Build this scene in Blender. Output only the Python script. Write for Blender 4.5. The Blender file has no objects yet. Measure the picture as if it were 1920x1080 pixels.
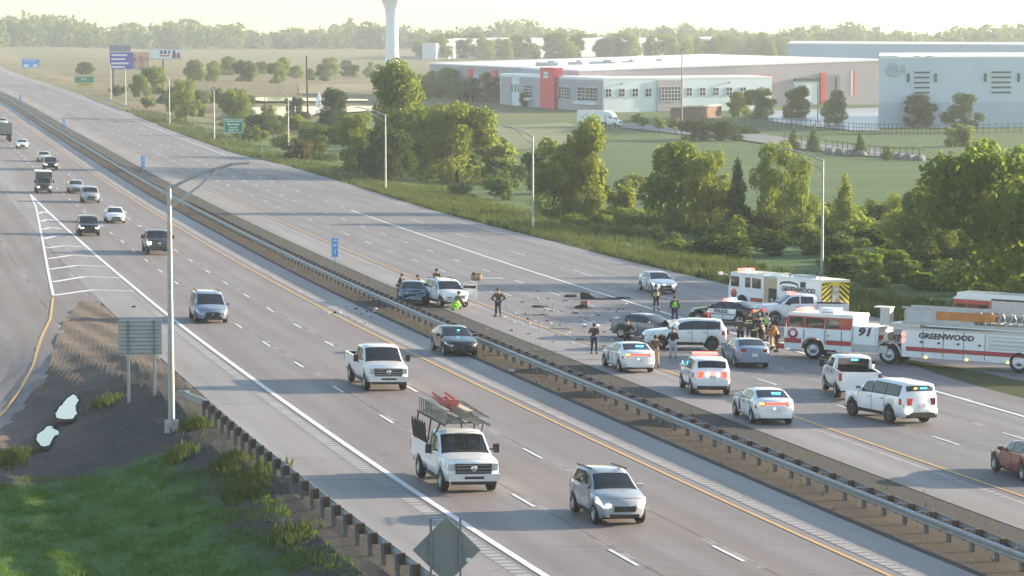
import bpy, bmesh, math, random
import numpy as np
from mathutils import Vector, Matrix

# ---------------------------------------------------------------- camera, sky, sun, exposure
FOC, CAM_H, HOR = 5461.1, 16.5655, 35.0          # focal length in pixels of a 1920 wide frame, height, horizon row
PITCH = math.atan((540 - HOR) / FOC)
scene = bpy.context.scene
cam_data = bpy.data.cameras.new('camera')
cam_data.sensor_width = 36.0
cam_data.lens = FOC / 1920 * 36.0
cam_data.clip_start, cam_data.clip_end = 1.0, 20000.0
cam = bpy.data.objects.new('camera', cam_data)
scene.collection.objects.link(cam)
cam.location = (0, 0, CAM_H)
cam.rotation_euler = (math.pi / 2 - PITCH, 0, 0)
scene.camera = cam

SUN_AZ = math.radians(68)      # clockwise from the viewing direction (+Y)
SUN_EL = math.radians(11.5)
world = bpy.data.worlds.new('World')
scene.world = world
world.use_nodes = True
wn = world.node_tree.nodes
sky = wn.new('ShaderNodeTexSky')
sky.sky_type = 'NISHITA'
sky.sun_disc = False
sky.sun_elevation = SUN_EL
sky.sun_rotation = SUN_AZ
sky.air_density = 1.0
sky.dust_density = 0.8
sky.ozone_density = 1.0
wn['Background'].inputs['Strength'].default_value = 0.135
world.node_tree.links.new(sky.outputs[0], wn['Background'].inputs['Color'])
sun_data = bpy.data.lights.new('sun', 'SUN')
sun_data.energy = 5.0
sun_data.angle = math.radians(0.6)
sun_data.color = (1.0, 0.82, 0.6)
sun = bpy.data.objects.new('sun', sun_data)
scene.collection.objects.link(sun)
sdir = Vector((math.sin(SUN_AZ) * math.cos(SUN_EL), math.cos(SUN_AZ) * math.cos(SUN_EL), math.sin(SUN_EL)))
sun.rotation_euler = sdir.to_track_quat('Z', 'Y').to_euler()
scene.view_settings.view_transform = 'Standard'
scene.view_settings.look = 'None'
scene.view_settings.exposure = 1.55
scene.view_settings.gamma = 1.0
scene.view_settings.use_curve_mapping = False
scene.render.engine = 'CYCLES'
scene.cycles.use_denoising = True
scene.cycles.max_bounces = 6
scene.cycles.transparent_max_bounces = 8
scene.cycles.volume_bounces = 0
# ---------------------------------------------------------------- the road's own frame: station s along it, offset o across it
KN = np.array([-60, 0, 100, 200, 300, 400, 500, 600, 720.0])
KC = np.array([-0.00127, -0.00127, -0.000231, 2.9e-05, -3.4e-05, -2.5e-06, 5.8e-05, 0.000129, 0.0002])
KG = np.array([-0.0071, -0.0071, -0.02117, -0.01178, -0.006, -0.00322, -0.00276, 0.0069, 0.009])
STEP = 2.0
SG = np.arange(-90, 3801, STEP)
_k = np.where(SG > 720, np.where(SG < 1300, -8e-5, 0), np.interp(SG, KN, KC))
_g = np.interp(SG, np.append(KN, [900.0, 1000]), np.append(KG, [0.0, 0.0]))
def _cum(a):
    return np.concatenate([[0], np.cumsum((a[1:] + a[:-1]) / 2 * STEP)])
_i0 = int(np.argmin(abs(SG)))
PSI = _cum(_k); PSI = PSI - PSI[_i0] + 0.296971
CX = _cum(-np.sin(PSI)); CX = CX - CX[_i0] + 12.111
CY = _cum(np.cos(PSI)); CY = CY - CY[_i0] + 60.0
CZ = _cum(_g); CZ = CZ - CZ[_i0]
CS = -0.0293
def sstep(a, b, x):
    t = np.clip((np.asarray(x, float) - a) / (b - a), 0, 1)
    return t * t * (3 - 2 * t)
def lat(s, o):
    """height of the land across the road, relative to the road's centre line"""
    s = np.asarray(s, float); o = np.asarray(o, float)
    z = CS * np.clip(o, -22, 44)
    bank = np.clip((-8.4 - o) * 0.27, 0, 1.75) * (1 - sstep(82, 112, s))      # the slope below the guardrail
    z = z - bank
    z = z - 0.9 * sstep(43, 56, o) + 0.5 * sstep(62, 90, o)                   # a shallow ditch along the far side
    return z
def zsurf(s, o):
    zc = np.interp(s, SG, CZ)
    w = sstep(70, 190, o)
    return zc * (1 - w) + (-4.6) * w + lat(s, o)
def W(s, o, dz=0.0):
    x, y, p = np.interp(s, SG, CX), np.interp(s, SG, CY), np.interp(s, SG, PSI)
    return (float(x + o * np.cos(p)), float(y + o * np.sin(p)), float(zsurf(s, o)) + dz)
def head(s):
    return float(np.interp(s, SG, PSI))
def so(x, y):
    i = int(np.argmin((CX - x) ** 2 + (CY - y) ** 2))
    for _ in range(3):
        s = SG[i] if _ == 0 else s
        cx, cy, p = np.interp(s, SG, CX), np.interp(s, SG, CY), np.interp(s, SG, PSI)
        s = s + (x - cx) * (-math.sin(p)) + (y - cy) * math.cos(p)
    cx, cy, p = np.interp(s, SG, CX), np.interp(s, SG, CY), np.interp(s, SG, PSI)
    return float(s), float((x - cx) * math.cos(p) + (y - cy) * math.sin(p))
def ground(x, y):
    return float(zsurf(*so(x, y)))
_F = np.array([0, math.cos(PITCH), -math.sin(PITCH)]); _U = np.array([0, math.sin(PITCH), math.cos(PITCH)])
def at(px, py, dz=0.0):
    """where the sight line of a place in the photograph (1920 x 1080) meets the land (dz above it)"""
    d = _F * FOC + np.array([1.0, 0, 0]) * (px - 960) + _U * (540 - py)
    d = d / np.linalg.norm(d)
    lo, t = 20.0, 20.0
    while t < 5000:
        q = d * t
        if q[2] + CAM_H < ground(q[0], q[1]) + dz: break
        lo = t; t *= 1.03
    hi = t
    for _ in range(22):
        m = (lo + hi) / 2; q = d * m
        if q[2] + CAM_H < ground(q[0], q[1]) + dz: hi = m
        else: lo = m
    return (float(q[0]), float(q[1]), float(q[2]) + CAM_H - dz)
def ppm(p):
    """pixels (1920 frame) per metre at a point"""
    return FOC / (p[1] * math.cos(PITCH) + (CAM_H - p[2]) * math.sin(PITCH))
# ---------------------------------------------------------------- small helpers: materials, meshes, objects
COL = scene.collection
random.seed(7); RNG = np.random.default_rng(11)
MATS = {}
class NT:
    def __init__(self, name):
        self.m = bpy.data.materials.new(name); self.m.use_nodes = True
        self.t = self.m.node_tree; self.b = self.t.nodes['Principled BSDF']; self.out = self.t.nodes['Material Output']
    def n(self, typ, **kw):
        a = self.t.nodes.new(typ)
        for k, v in kw.items(): setattr(a, k, v)
        return a
    def l(self, a, b): self.t.links.new(a, b)
    def put(self, sock, v):
        if hasattr(v, 'is_linked'): self.l(v, sock)
        else:
            if sock.type == 'RGBA' and len(v) == 3: v = (*v, 1)
            sock.default_value = v
    def math(self, op, a, b=0.0, clamp=False):
        x = self.n('ShaderNodeMath', operation=op); x.use_clamp = clamp
        self.put(x.inputs[0], a); self.put(x.inputs[1], b); return x.outputs[0]
    def mix(self, f, a, b, blend='MIX'):
        x = self.n('ShaderNodeMix', data_type='RGBA', blend_type=blend)
        self.put(x.inputs['Factor'], f); self.put(x.inputs['A'], a) if False else self.put(x.inputs[6], a); self.put(x.inputs[7], b)
        return x.outputs[2]
    def coord(self, kind='Object'):
        return self.n('ShaderNodeTexCoord').outputs[kind]
    def pos(self): return self.n('ShaderNodeNewGeometry').outputs['Position']
    def xyz(self, v):
        x = self.n('ShaderNodeSeparateXYZ'); self.l(v, x.inputs[0]); return x.outputs
    def comb(self, a, b, c=0.0):
        x = self.n('ShaderNodeCombineXYZ'); self.put(x.inputs[0], a); self.put(x.inputs[1], b); self.put(x.inputs[2], c); return x.outputs[0]
    def scale(self, v, s):
        x = self.n('ShaderNodeMapping'); self.l(v, x.inputs[0]); x.inputs['Scale'].default_value = s; return x.outputs[0]
    def noise(self, v, scale, detail=4, rough=0.55, out='Fac'):
        x = self.n('ShaderNodeTexNoise'); self.l(v, x.inputs['Vector'])
        x.inputs['Scale'].default_value = scale; x.inputs['Detail'].default_value = detail; x.inputs['Roughness'].default_value = rough
        return x.outputs[out]
    def ramp(self, f, a, b):
        x = self.n('ShaderNodeMapRange'); self.l(f, x.inputs[0]); x.inputs[1].default_value = a; x.inputs[2].default_value = b; return x.outputs[0]
    def bump(self, h, strength=0.3, dist=0.05):
        x = self.n('ShaderNodeBump'); x.inputs['Strength'].default_value = strength; x.inputs['Distance'].default_value = dist
        self.l(h, x.inputs['Height']); self.l(x.outputs[0], self.b.inputs['Normal'])
    def set(self, **kw):
        nm = dict(col='Base Color', rough='Roughness', metal='Metallic', spec='Specular IOR Level', coat='Coat Weight', emi='Emission Color', es='Emission Strength', coatr='Coat Roughness')
        for k, v in kw.items(): self.put(self.b.inputs[nm[k]], v)
        return self
def mul(c, k): return tuple(min(1.0, a * k) for a in c)
def mat(name, c, rough=0.5, var=0.12, scale=3.0, metal=0.0, coat=0.0, spec=0.5, bump=0.0, fine=0.0):
    """plain painted / natural surface: one colour with uneven tone and roughness"""
    if name in MATS: return MATS[name]
    t = NT(name); co = t.coord('Object')
    f = t.ramp(t.noise(co, scale, 5, 0.6), 0.3, 0.7)
    c1, c2 = mul(c, 1 - var), mul(c, 1 + var)
    col = t.mix(f, c1, c2)
    if fine:
        f2 = t.ramp(t.noise(co, scale * 14, 3, 0.7), 0.35, 0.65)
        col = t.mix(t.math('MULTIPLY', f2, fine), col, mul(c, 0.45))
    t.set(col=col, metal=metal, coat=coat, spec=spec, rough=rough)
    if var > 0: t.set(rough=t.ramp(f, -1.2, 1.6) if False else rough)
    if bump: t.bump(t.noise(co, scale * 6, 4), bump, 0.03)
    MATS[name] = t.m
    return t.m
def paint(name, c, dirt=0.25):
    """car paint with road dirt low on the body"""
    if name in MATS: return MATS[name]
    t = NT(name); co = t.coord('Object'); z = t.xyz(co)[2]
    low = t.math('SUBTRACT', 1.0, t.ramp(z, 0.15, 0.95), True)
    nz = t.ramp(t.noise(co, 2.2, 5, 0.65), 0.3, 0.75)
    d = t.math('MULTIPLY', t.math('ADD', t.math('MULTIPLY', low, nz), t.math('MULTIPLY', nz, 0.12)), dirt, True)
    t.set(col=t.mix(d, c, (0.16, 0.14, 0.125)), rough=t.math('ADD', 0.2, t.math('MULTIPLY', d, 0.6)), coat=0.6, coatr=0.06, spec=0.5)
    MATS[name] = t.m
    return t.m
def glow(name, c, strength):
    if name in MATS: return MATS[name]
    t = NT(name); f = t.ramp(t.noise(t.coord('Object'), 9.0, 2), 0.2, 0.8)
    t.set(col=mul(c, 0.5), emi=t.mix(f, c, mul(c, 0.8)), es=strength, rough=0.3); MATS[name] = t.m
    return t.m
class MB:
    """collects boxes, tubes, lathes and loose polygons; build() links them as ONE mesh object"""
    def __init__(self): self.v = []; self.f = []; self.smooth = []
    def add(self, vs, fs, smooth=False):
        k = len(self.v); self.v.extend([tuple(map(float, p)) for p in vs])
        self.f.extend([tuple(i + k for i in q) for q in fs]); self.smooth.extend([smooth] * len(fs)); return self
    def box(self, c, d, R=None, taper=1.0):
        x, y, z = d[0] / 2, d[1] / 2, d[2] / 2
        vs = [Vector((sx * x * (taper if sz > 0 else 1), sy * y * (taper if sz > 0 else 1), sz * z)) for sz in (-1, 1) for sy in (-1, 1) for sx in (-1, 1)]
        if R is not None: vs = [R @ p for p in vs]
        vs = [p + Vector(c) for p in vs]
        return self.add(vs, [(0, 2, 3, 1), (4, 5, 7, 6), (0, 1, 5, 4), (2, 6, 7, 3), (0, 4, 6, 2), (1, 3, 7, 5)])
    def bar(self, a, b, w, h=None, up=(0, 0, 1)):
        a, b = Vector(a), Vector(b); d = b - a; L = d.length
        x = d.normalized(); u = Vector(up)
        if abs(x.dot(u)) > 0.98: u = Vector((1, 0, 0))
        y = u.cross(x).normalized(); z = x.cross(y)
        R = Matrix((x, y, z)).transposed()
        return self.box((a + b) / 2, (L, w, h or w), R)
    def tube(self, pts, rs, n=8, cap=True, smooth=True):
        pts = [Vector(p) for p in pts]
        if not hasattr(rs, '__len__'): rs = [rs] * len(pts)
        vs, fs = [], []; prev = None
        for i, p in enumerate(pts):
            d = (pts[min(i + 1, len(pts) - 1)] - pts[max(i - 1, 0)]).normalized()
            if prev is None:
                u = Vector((0, 0, 1)) if abs(d.z) < 0.9 else Vector((1, 0, 0)); a = d.cross(u).normalized()
            else: a = (prev - d * prev.dot(d)).normalized()
            prev = a; b = d.cross(a)
            for k in range(n):
                t = 2 * math.pi * k / n; vs.append(p + (a * math.cos(t) + b * math.sin(t)) * rs[i])
        for i in range(len(pts) - 1):
            for k in range(n): fs.append((i * n + k, i * n + (k + 1) % n, (i + 1) * n + (k + 1) % n, (i + 1) * n + k))
        self.add(vs, fs, smooth)
        if cap:
            self.add(vs[:n], [tuple(range(n))[::-1]]); self.add(vs[-n:], [tuple(range(n))])
        return self
    def lathe(self, prof, n=24, axis='z', c=(0, 0, 0), smooth=True):
        """prof: (radius, height) pairs"""
        vs, fs = [], []
        for r, h in prof:
            for k in range(n):
                t = 2 * math.pi * k / n; a, b = r * math.cos(t), r * math.sin(t)
                p = (a, b, h) if axis == 'z' else ((a, h, b) if axis == 'y' else (h, a, b))
                vs.append((p[0] + c[0], p[1] + c[1], p[2] + c[2]))
        for i in range(len(prof) - 1):
            for k in range(n): fs.append((i * n + k, i * n + (k + 1) % n, (i + 1) * n + (k + 1) % n, (i + 1) * n + k))
        return self.add(vs, fs, smooth)
    def prism(self, poly, z0, z1):
        n = len(poly); vs = [(x, y, z0) for x, y in poly] + [(x, y, z1) for x, y in poly]
        return self.add(vs, [tuple(range(n))[::-1], tuple(range(n, 2 * n))] + [(i, (i + 1) % n, n + (i + 1) % n, n + i) for i in range(n)])
    def slab(self, poly, axis, a, b):
        """polygon given in the two other axes, extruded along axis from a to b"""
        n = len(poly)
        def P(u, w, h): return {'x': (h, u, w), 'y': (u, h, w), 'z': (u, w, h)}[axis]
        vs = [P(u, w, a) for u, w in poly] + [P(u, w, b) for u, w in poly]
        return self.add(vs, [tuple(range(n))[::-1], tuple(range(n, 2 * n))] + [(i, (i + 1) % n, n + (i + 1) % n, n + i) for i in range(n)])
    def mesh(self, name):
        me = bpy.data.meshes.new(name); me.from_pydata(self.v, [], self.f)
        if any(self.smooth): me.polygons.foreach_set('use_smooth', self.smooth)
        me.update(); return me
    def build(self, name, m=None, parent=None, **kw):
        return link(name, self.mesh(name), m, parent, **kw)
def link(name, me, m=None, parent=None, loc=None, rz=None, sc=None):
    if m is not None and not me.materials: me.materials.append(m)
    o = bpy.data.objects.new(name, me); COL.objects.link(o)
    if parent is not None: o.parent = parent
    if loc is not None: o.location = loc
    if rz is not None: o.rotation_euler = (0, 0, rz)
    if sc is not None: o.scale = sc if hasattr(sc, '__len__') else (sc, sc, sc)
    return o
def tag(o, label=None, cat=None, group=None, kind=None):
    if label: o['label'] = label
    if cat: o['category'] = cat
    if group: o['group'] = group
    if kind: o['kind'] = kind
    return o
def empty(name, loc, rz=0.0):
    o = bpy.data.objects.new(name, None); COL.objects.link(o); o.location = loc; o.rotation_euler = (0, 0, rz); o.empty_display_size = 0.2
    return o
def copy_tree(o, parent=None):
    c = o.copy(); COL.objects.link(c); c.parent = parent
    for ch in o.children: copy_tree(ch, c)
    return c
def relabel(o, label, group=None):
    o['label'] = label
    if group: o['group'] = group
    return o
def put(o, p, ang, tilt=True):
    """stand a thing on the land at p, its +x towards the angle ang, leaning with the ground"""
    x, y = p[0], p[1]; c, s_ = math.cos(ang), math.sin(ang); d = 1.2
    if tilt:
        gx = (ground(x + c * d, y + s_ * d) - ground(x - c * d, y - s_ * d)) / (2 * d)
        gy = (ground(x - s_ * d, y + c * d) - ground(x + s_ * d, y - c * d)) / (2 * d)
    else: gx = gy = 0.0
    X = Vector((c, s_, gx)).normalized(); Y = Vector((-s_, c, gy)); Z = X.cross(Y).normalized(); Y = Z.cross(X)
    M = Matrix((X, Y, Z)).transposed().to_4x4(); z = ground(x, y) if len(p) < 3 else p[2]
    M.translation = (x, y, z); o.matrix_world = M
    return o
PEND = []
def flush():
    """turn skinned figures and lettering into plain meshes, all in one go"""
    bpy.context.view_layer.update(); dg = bpy.context.evaluated_depsgraph_get(); done = []
    for o, src, m, wide in PEND:
        me = bpy.data.meshes.new_from_object(src.evaluated_get(dg)); me.materials.clear(); me.materials.append(m)
        if wide != 1.0:
            co = np.empty(len(me.vertices) * 3, dtype=np.float32); me.vertices.foreach_get('co', co); co[0::3] *= wide; me.vertices.foreach_set('co', co); me.update()
        me.name = o.name.split('.')[0]; done.append((o, src, me))
    for o, src, me in done:
        if src is o:
            old = o.data; o.modifiers.clear(); o.data = me; bpy.data.meshes.remove(old)
        else:
            old = o.data; o.data = me; cu = src.data; bpy.data.objects.remove(src); bpy.data.curves.remove(cu)
            if old.users == 0: bpy.data.meshes.remove(old)
    PEND.clear()
def lettering(s, size, m, parent, loc, face='-y', name='lettering', shear=0.0, bold=0.0, extrude=0.004, wide=1.0):
    """flat print standing on a side: face says which way it looks"""
    cu = bpy.data.curves.new('lettering', 'FONT'); cu.body = s; cu.size = size; cu.align_x = 'CENTER'; cu.align_y = 'CENTER'
    cu.shear = shear; cu.offset = bold; cu.extrude = extrude; cu.resolution_u = 2
    ob = bpy.data.objects.new('print_source', cu); COL.objects.link(ob)
    o = bpy.data.objects.new(name, bpy.data.meshes.new(name)); COL.objects.link(o); o.parent = parent; o.location = loc
    o.rotation_euler = {'-y': (math.pi / 2, 0, 0), '+y': (math.pi / 2, 0, math.pi), '+x': (math.pi / 2, 0, math.pi / 2), '-x': (math.pi / 2, 0, -math.pi / 2), '+z': (0, 0, 0)}[face]
    PEND.append((o, ob, m, wide)); return o
def grid(name, S, O, zf, m, parent=None, uv=True):
    """sheet over stations S and offsets O (O may be a list of rows)"""
    vs, fs, uvs = [], [], []
    rows = [O] * len(S) if not hasattr(O[0], '__len__') else O
    nc = len(rows[0])
    for s, row in zip(S, rows):
        row = np.array(row, float); x, y, p = np.interp(s, SG, CX), np.interp(s, SG, CY), np.interp(s, SG, PSI)
        z = zsurf(s, row) + zf(s, row)
        for o, zz in zip(row, np.broadcast_to(z, row.shape)):
            vs.append((x + o * math.cos(p), y + o * math.sin(p), zz)); uvs.append((s, o))
    for i in range(len(S) - 1):
        for k in range(nc - 1): fs.append((i * nc + k, i * nc + k + 1, (i + 1) * nc + k + 1, (i + 1) * nc + k))
    me = bpy.data.meshes.new(name); me.from_pydata(vs, [], fs); me.update()
    u = me.uv_layers.new(name='road'); idx = np.empty(len(me.loops), dtype=np.int32); me.loops.foreach_get('vertex_index', idx)
    u.data.foreach_set('uv', np.array(uvs, dtype=np.float32)[idx].ravel())
    return link(name, me, m, parent)
# ---------------------------------------------------------------- the land and the roads
def m_pavement(name, base, warm, joint=5.5, lanes=(), wear=0.22):
    t = NT(name); uv = t.n('ShaderNodeUVMap').outputs[0]; s, o, _ = t.xyz(uv)
    big = t.ramp(t.noise(t.scale(uv, (0.035, 0.4, 1)), 1.0, 4), 0.3, 0.7)
    fine = t.noise(uv, 9.0, 4, 0.7); mid = t.ramp(t.noise(t.scale(uv, (0.25, 1.4, 1)), 1.0, 5, 0.65), 0.3, 0.72)
    wnz = t.n('ShaderNodeTexWhiteNoise'); wnz.noise_dimensions = '2D'
    slab = t.comb(t.math('FLOOR', t.math('DIVIDE', s, joint * 3)), t.math('FLOOR', t.math('DIVIDE', t.math('ADD', o, 3.3), 3.65)))
    t.l(slab, wnz.inputs['Vector'])
    col = t.mix(big, mul(base, 0.86), mul(base, 1.10))
    col = t.mix(t.math('MULTIPLY', mid, wear), col, mul(warm, 0.72))
    col = t.mix(t.math('MULTIPLY', wnz.outputs[0], 0.3), col, mul(base, 0.72))
    col = t.mix(t.math('MULTIPLY', t.ramp(fine, 0.52, 0.75), 0.28), col, mul(base, 0.5))
    # wheel tracks: slightly darker, polished
    ph = t.math('ABSOLUTE', t.math('SUBTRACT', t.math('FRACT', t.math('DIVIDE', t.math('ADD', o, 3.3), 1.82)), 0.5))
    tr = t.math('MULTIPLY', t.math('SUBTRACT', 1.0, t.ramp(ph, 0.05, 0.3), True), 0.32)
    col = t.mix(tr, col, mul(base, 0.62))
    # sawn joints across, with sealant, wavering a little
    wob = t.math('MULTIPLY', t.math('SUBTRACT', t.noise(t.scale(uv, (0.1, 0.6, 1)), 1.0, 3), 0.5), 0.5)
    fr = t.math('FRACT', t.math('DIVIDE', t.math('ADD', s, t.math('ADD', wob, t.math('MULTIPLY', o, 0.07))), joint))
    keep = t.ramp(t.noise(t.comb(t.math('FLOOR', t.math('DIVIDE', s, joint)), t.math('FLOOR', t.math('DIVIDE', t.math('ADD', o, 3.3), 3.65))), 3.7, 1), 0.42, 0.56)
    j = t.math('MULTIPLY', t.math('LESS_THAN', fr, 0.016), keep)
    fine2 = t.ramp(t.noise(uv, 1.3, 4, 0.7), 0.3, 0.6)
    col = t.mix(t.math('MULTIPLY', t.math('MULTIPLY', j, fine2), 0.8), col, (0.045, 0.043, 0.042))
    for x in lanes:                                         # joints along the lanes, dark sealant that wanders
        d = t.math('ABSOLUTE', t.math('SUBTRACT', t.math('ADD', o, t.math('MULTIPLY', wob, 0.3)), x))
        k = t.math('MULTIPLY', t.math('LESS_THAN', d, 0.055), t.ramp(t.noise(t.scale(uv, (0.12, 0.01, 1)), 1.0, 3, 0.7), 0.35, 0.55))
        col = t.mix(t.math('MULTIPLY', k, 0.7), col, (0.05, 0.047, 0.045))
        d2 = t.math('ABSOLUTE', t.math('SUBTRACT', d, 0.07)); k2 = t.math('MULTIPLY', t.math('LESS_THAN', d2, 0.035), t.ramp(t.noise(t.scale(uv, (0.16, 0.02, 1)), 1.7, 4, 0.75), 0.5, 0.6))
        col = t.mix(t.math('MULTIPLY', k2, 0.75), col, (0.5, 0.49, 0.48))
    st = t.math('MULTIPLY', t.ramp(t.noise(t.scale(uv, (0.5, 0.9, 1)), 1.0, 6, 0.75), 0.62, 0.72), 0.5)      # oil drips and patches
    col = t.mix(st, col, mul(base, 0.42))
    vo = t.n('ShaderNodeTexVoronoi'); vo.feature = 'DISTANCE_TO_EDGE'; t.l(t.scale(uv, (0.16, 0.3, 1)), vo.inputs['Vector']); vo.inputs['Scale'].default_value = 1.0
    ck = t.math('MULTIPLY', t.math('LESS_THAN', t.math('ADD', vo.outputs[0], t.math('MULTIPLY', t.math('SUBTRACT', t.noise(uv, 1.1, 4, 0.7), 0.5), 0.09)), 0.004), t.ramp(t.noise(t.scale(uv, (0.05, 0.2, 1)), 1.0, 3), 0.52, 0.6))
    col = t.mix(t.math('MULTIPLY', ck, 0.35), col, (0.06, 0.055, 0.052))
    rough = t.math('SUBTRACT', 0.78, t.math('MULTIPLY', big, 0.2))
    t.set(col=col, rough=rough, spec=0.35); t.bump(fine, 0.25, 0.012)
    MATS[name] = t.m
    return t.m
NEAR_PAV = m_pavement('near_carriageway_concrete', (0.22, 0.193, 0.19), (0.238, 0.197, 0.183), 5.6, (0.22, 3.82))
FAR_PAV = m_pavement('far_carriageway_concrete', (0.212, 0.195, 0.198), (0.222, 0.195, 0.188), 6.1, (22.78, 26.5, 30.2, 33.6))
SHOULDER = m_pavement('shoulder_concrete', (0.27, 0.25, 0.248), (0.26, 0.228, 0.212), 6.1, (), 0.12)
RAMP_PAV = m_pavement('ramp_concrete', (0.205, 0.18, 0.172), (0.23, 0.19, 0.17), 7.0, (-7.0, -10.6))

def m_ground():
    t = NT('rough_grass_land'); p = t.pos(); x, y, z = t.xyz(p)
    n1 = t.ramp(t.noise(p, 0.05, 5, 0.6), 0.35, 0.65); n2 = t.ramp(t.noise(p, 0.6, 5, 0.65), 0.32, 0.7); n3 = t.ramp(t.noise(p, 5.0, 4, 0.7), 0.3, 0.7)
    g = t.mix(n2, (0.068, 0.132, 0.05), (0.1, 0.178, 0.066))
    g = t.mix(t.math('MULTIPLY', n1, 0.45), g, (0.12, 0.15, 0.05))
    g = t.mix(t.math('MULTIPLY', n3, 0.35), g, (0.028, 0.042, 0.018))
    mow = t.ramp(t.noise(t.scale(p, (0.012, 0.16, 0.0)), 1.0, 3, 0.5), 0.4, 0.6); g = t.mix(t.math('MULTIPLY', mow, 0.45), g, (0.14, 0.19, 0.07))
    bare = t.ramp(t.noise(p, 0.09, 4, 0.6), 0.6, 0.7); g = t.mix(t.math('MULTIPLY', bare, 0.35), g, (0.15, 0.135, 0.07))
    # dry meadow far out on the left, in long strips
    st = t.ramp(t.noise(t.scale(p, (0.006, 0.03, 0.0)), 1.0, 4, 0.6), 0.35, 0.6)
    far = t.math('MULTIPLY', t.ramp(y, 540, 720), t.math('SUBTRACT', 1.0, t.ramp(x, -30, 40), True))
    dry = t.mix(n1, (0.2, 0.155, 0.085), (0.25, 0.2, 0.12))
    col = t.mix(t.math('MULTIPLY', far, t.math('ADD', 0.35, t.math('MULTIPLY', st, 0.65)), True), g, dry)
    t.set(col=col, rough=0.9, spec=0.15); t.bump(t.noise(p, 3.0, 5, 0.7), 0.7, 0.25)
    MATS['land'] = t.m; return t.m
EDGE_S = [-90, 100, 158, 181, 222, 258, 340, 379, 405, 426, 490, 620, 730, 900, 1300]
EDGE_O = [47, 45, 42.5, 41.7, 40.8, 39.7, 39.5, 38.5, 36.6, 35.6, 35.6, 36, 36.2, 36.2, 36.2]
RAMP_S = [-90, 40, 62, 75, 84, 96, 121, 132, 138]
RAMP_O = [-31, -22.5, -18.6, -16.4, -14.8, -12.3, -9.7, -8.2, -6.9]
def edge_r(s): return float(np.interp(s, EDGE_S, EDGE_O))
def paved(s, o):
    r = (o > -6.7) & (o < edge_r(s) - 0.3)
    if s > 134: r = r | ((o > -40) & (o <= -6.7) & (s < 1200))
    else: r = r | (o < float(np.interp(s, RAMP_S, RAMP_O)) - 0.3) & (o > -60)
    return r
gS = np.concatenate([np.arange(-90, 200, 3), np.arange(200, 760, 8), np.arange(760, 1400, 25), np.arange(1400, 3801, 100)])
gO = np.array([-700, -400, -200, -120, -80, -60, -45, -36, -30, -26, -23, -21, -19.5, -18, -17, -16, -15, -14, -13, -12, -11.2, -10.4, -9.7, -9.0, -8.4, -7.9, -7.4, -6.9, -6, 0, 8, 20, 32, 34.5, 35.3, 36, 37, 38, 39, 40, 41, 42, 43, 44.5, 46, 48, 50, 53, 56, 60, 66, 74, 84, 96, 110, 130, 150, 175, 200, 240, 300, 400, 550, 750, 1000, 1400, 2000.0])
def ground_dz(s, o):
    rough = 0.06 * np.sin(o * 1.7 + s * 0.9) * np.sin(s * 0.37 + o * 0.6)
    gore_z = (s < 134) & (np.asarray(o) > float(np.interp(s, RAMP_S, RAMP_O)) - 1.0) & (np.asarray(o) < -6.4)
    return np.where(paved(s, np.asarray(o)) | gore_z, -0.28, np.where(o < -7, rough, rough * 0.6))
LAND = grid('ground', gS, list(gO), ground_dz, m_ground())
tag(LAND, 'wide green and tan land around the interstate', kind='structure')
rS = np.concatenate([np.arange(-60, 420, 3), np.arange(420, 1301, 10)])
def sheet(name, S, l, r, n, dz, m, label, parent=None):
    rows = [np.linspace(l(s) if callable(l) else l, r(s) if callable(r) else r, n) for s in S]
    o = grid(name, S, rows, lambda s, q: dz, m, parent)
    if parent is None: tag(o, label, kind='structure')
    return o
road_near = sheet('road', rS, -6.75, 10.0, 9, 0.03, NEAR_PAV, 'near carriageway of the interstate with oncoming traffic')
road_far = sheet('road', rS, 15.45, lambda s: edge_r(s), 9, 0.03, FAR_PAV, 'far carriageway of the interstate closed by the crash')
ramp = sheet('ramp_road', [s for s in rS if s <= 138], lambda s: -60.0, lambda s: float(np.interp(s, RAMP_S, RAMP_O)), 60, 0.026, RAMP_PAV, 'exit ramp leaving the near carriageway at the left')
gore = sheet('ramp_road', [s for s in rS if s >= 134], -42, -6.75, 9, 0.03, RAMP_PAV, 'paved gore and deceleration lane beside the near carriageway')
sh1 = sheet('shoulder', rS, 7.75, 10.0, 3, 0.036, SHOULDER, '', road_near)
sh2 = sheet('shoulder', rS, 15.45, 18.3, 3, 0.036, SHOULDER, '', road_far)
sh3 = sheet('shoulder', rS, -6.75, -3.75, 3, 0.036, SHOULDER, '', road_near)
sh4 = sheet('shoulder', [s for s in rS if s > 105], lambda s: edge_r(s) - 2.4, lambda s: edge_r(s), 3, 0.036, SHOULDER, '', road_far)

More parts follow.
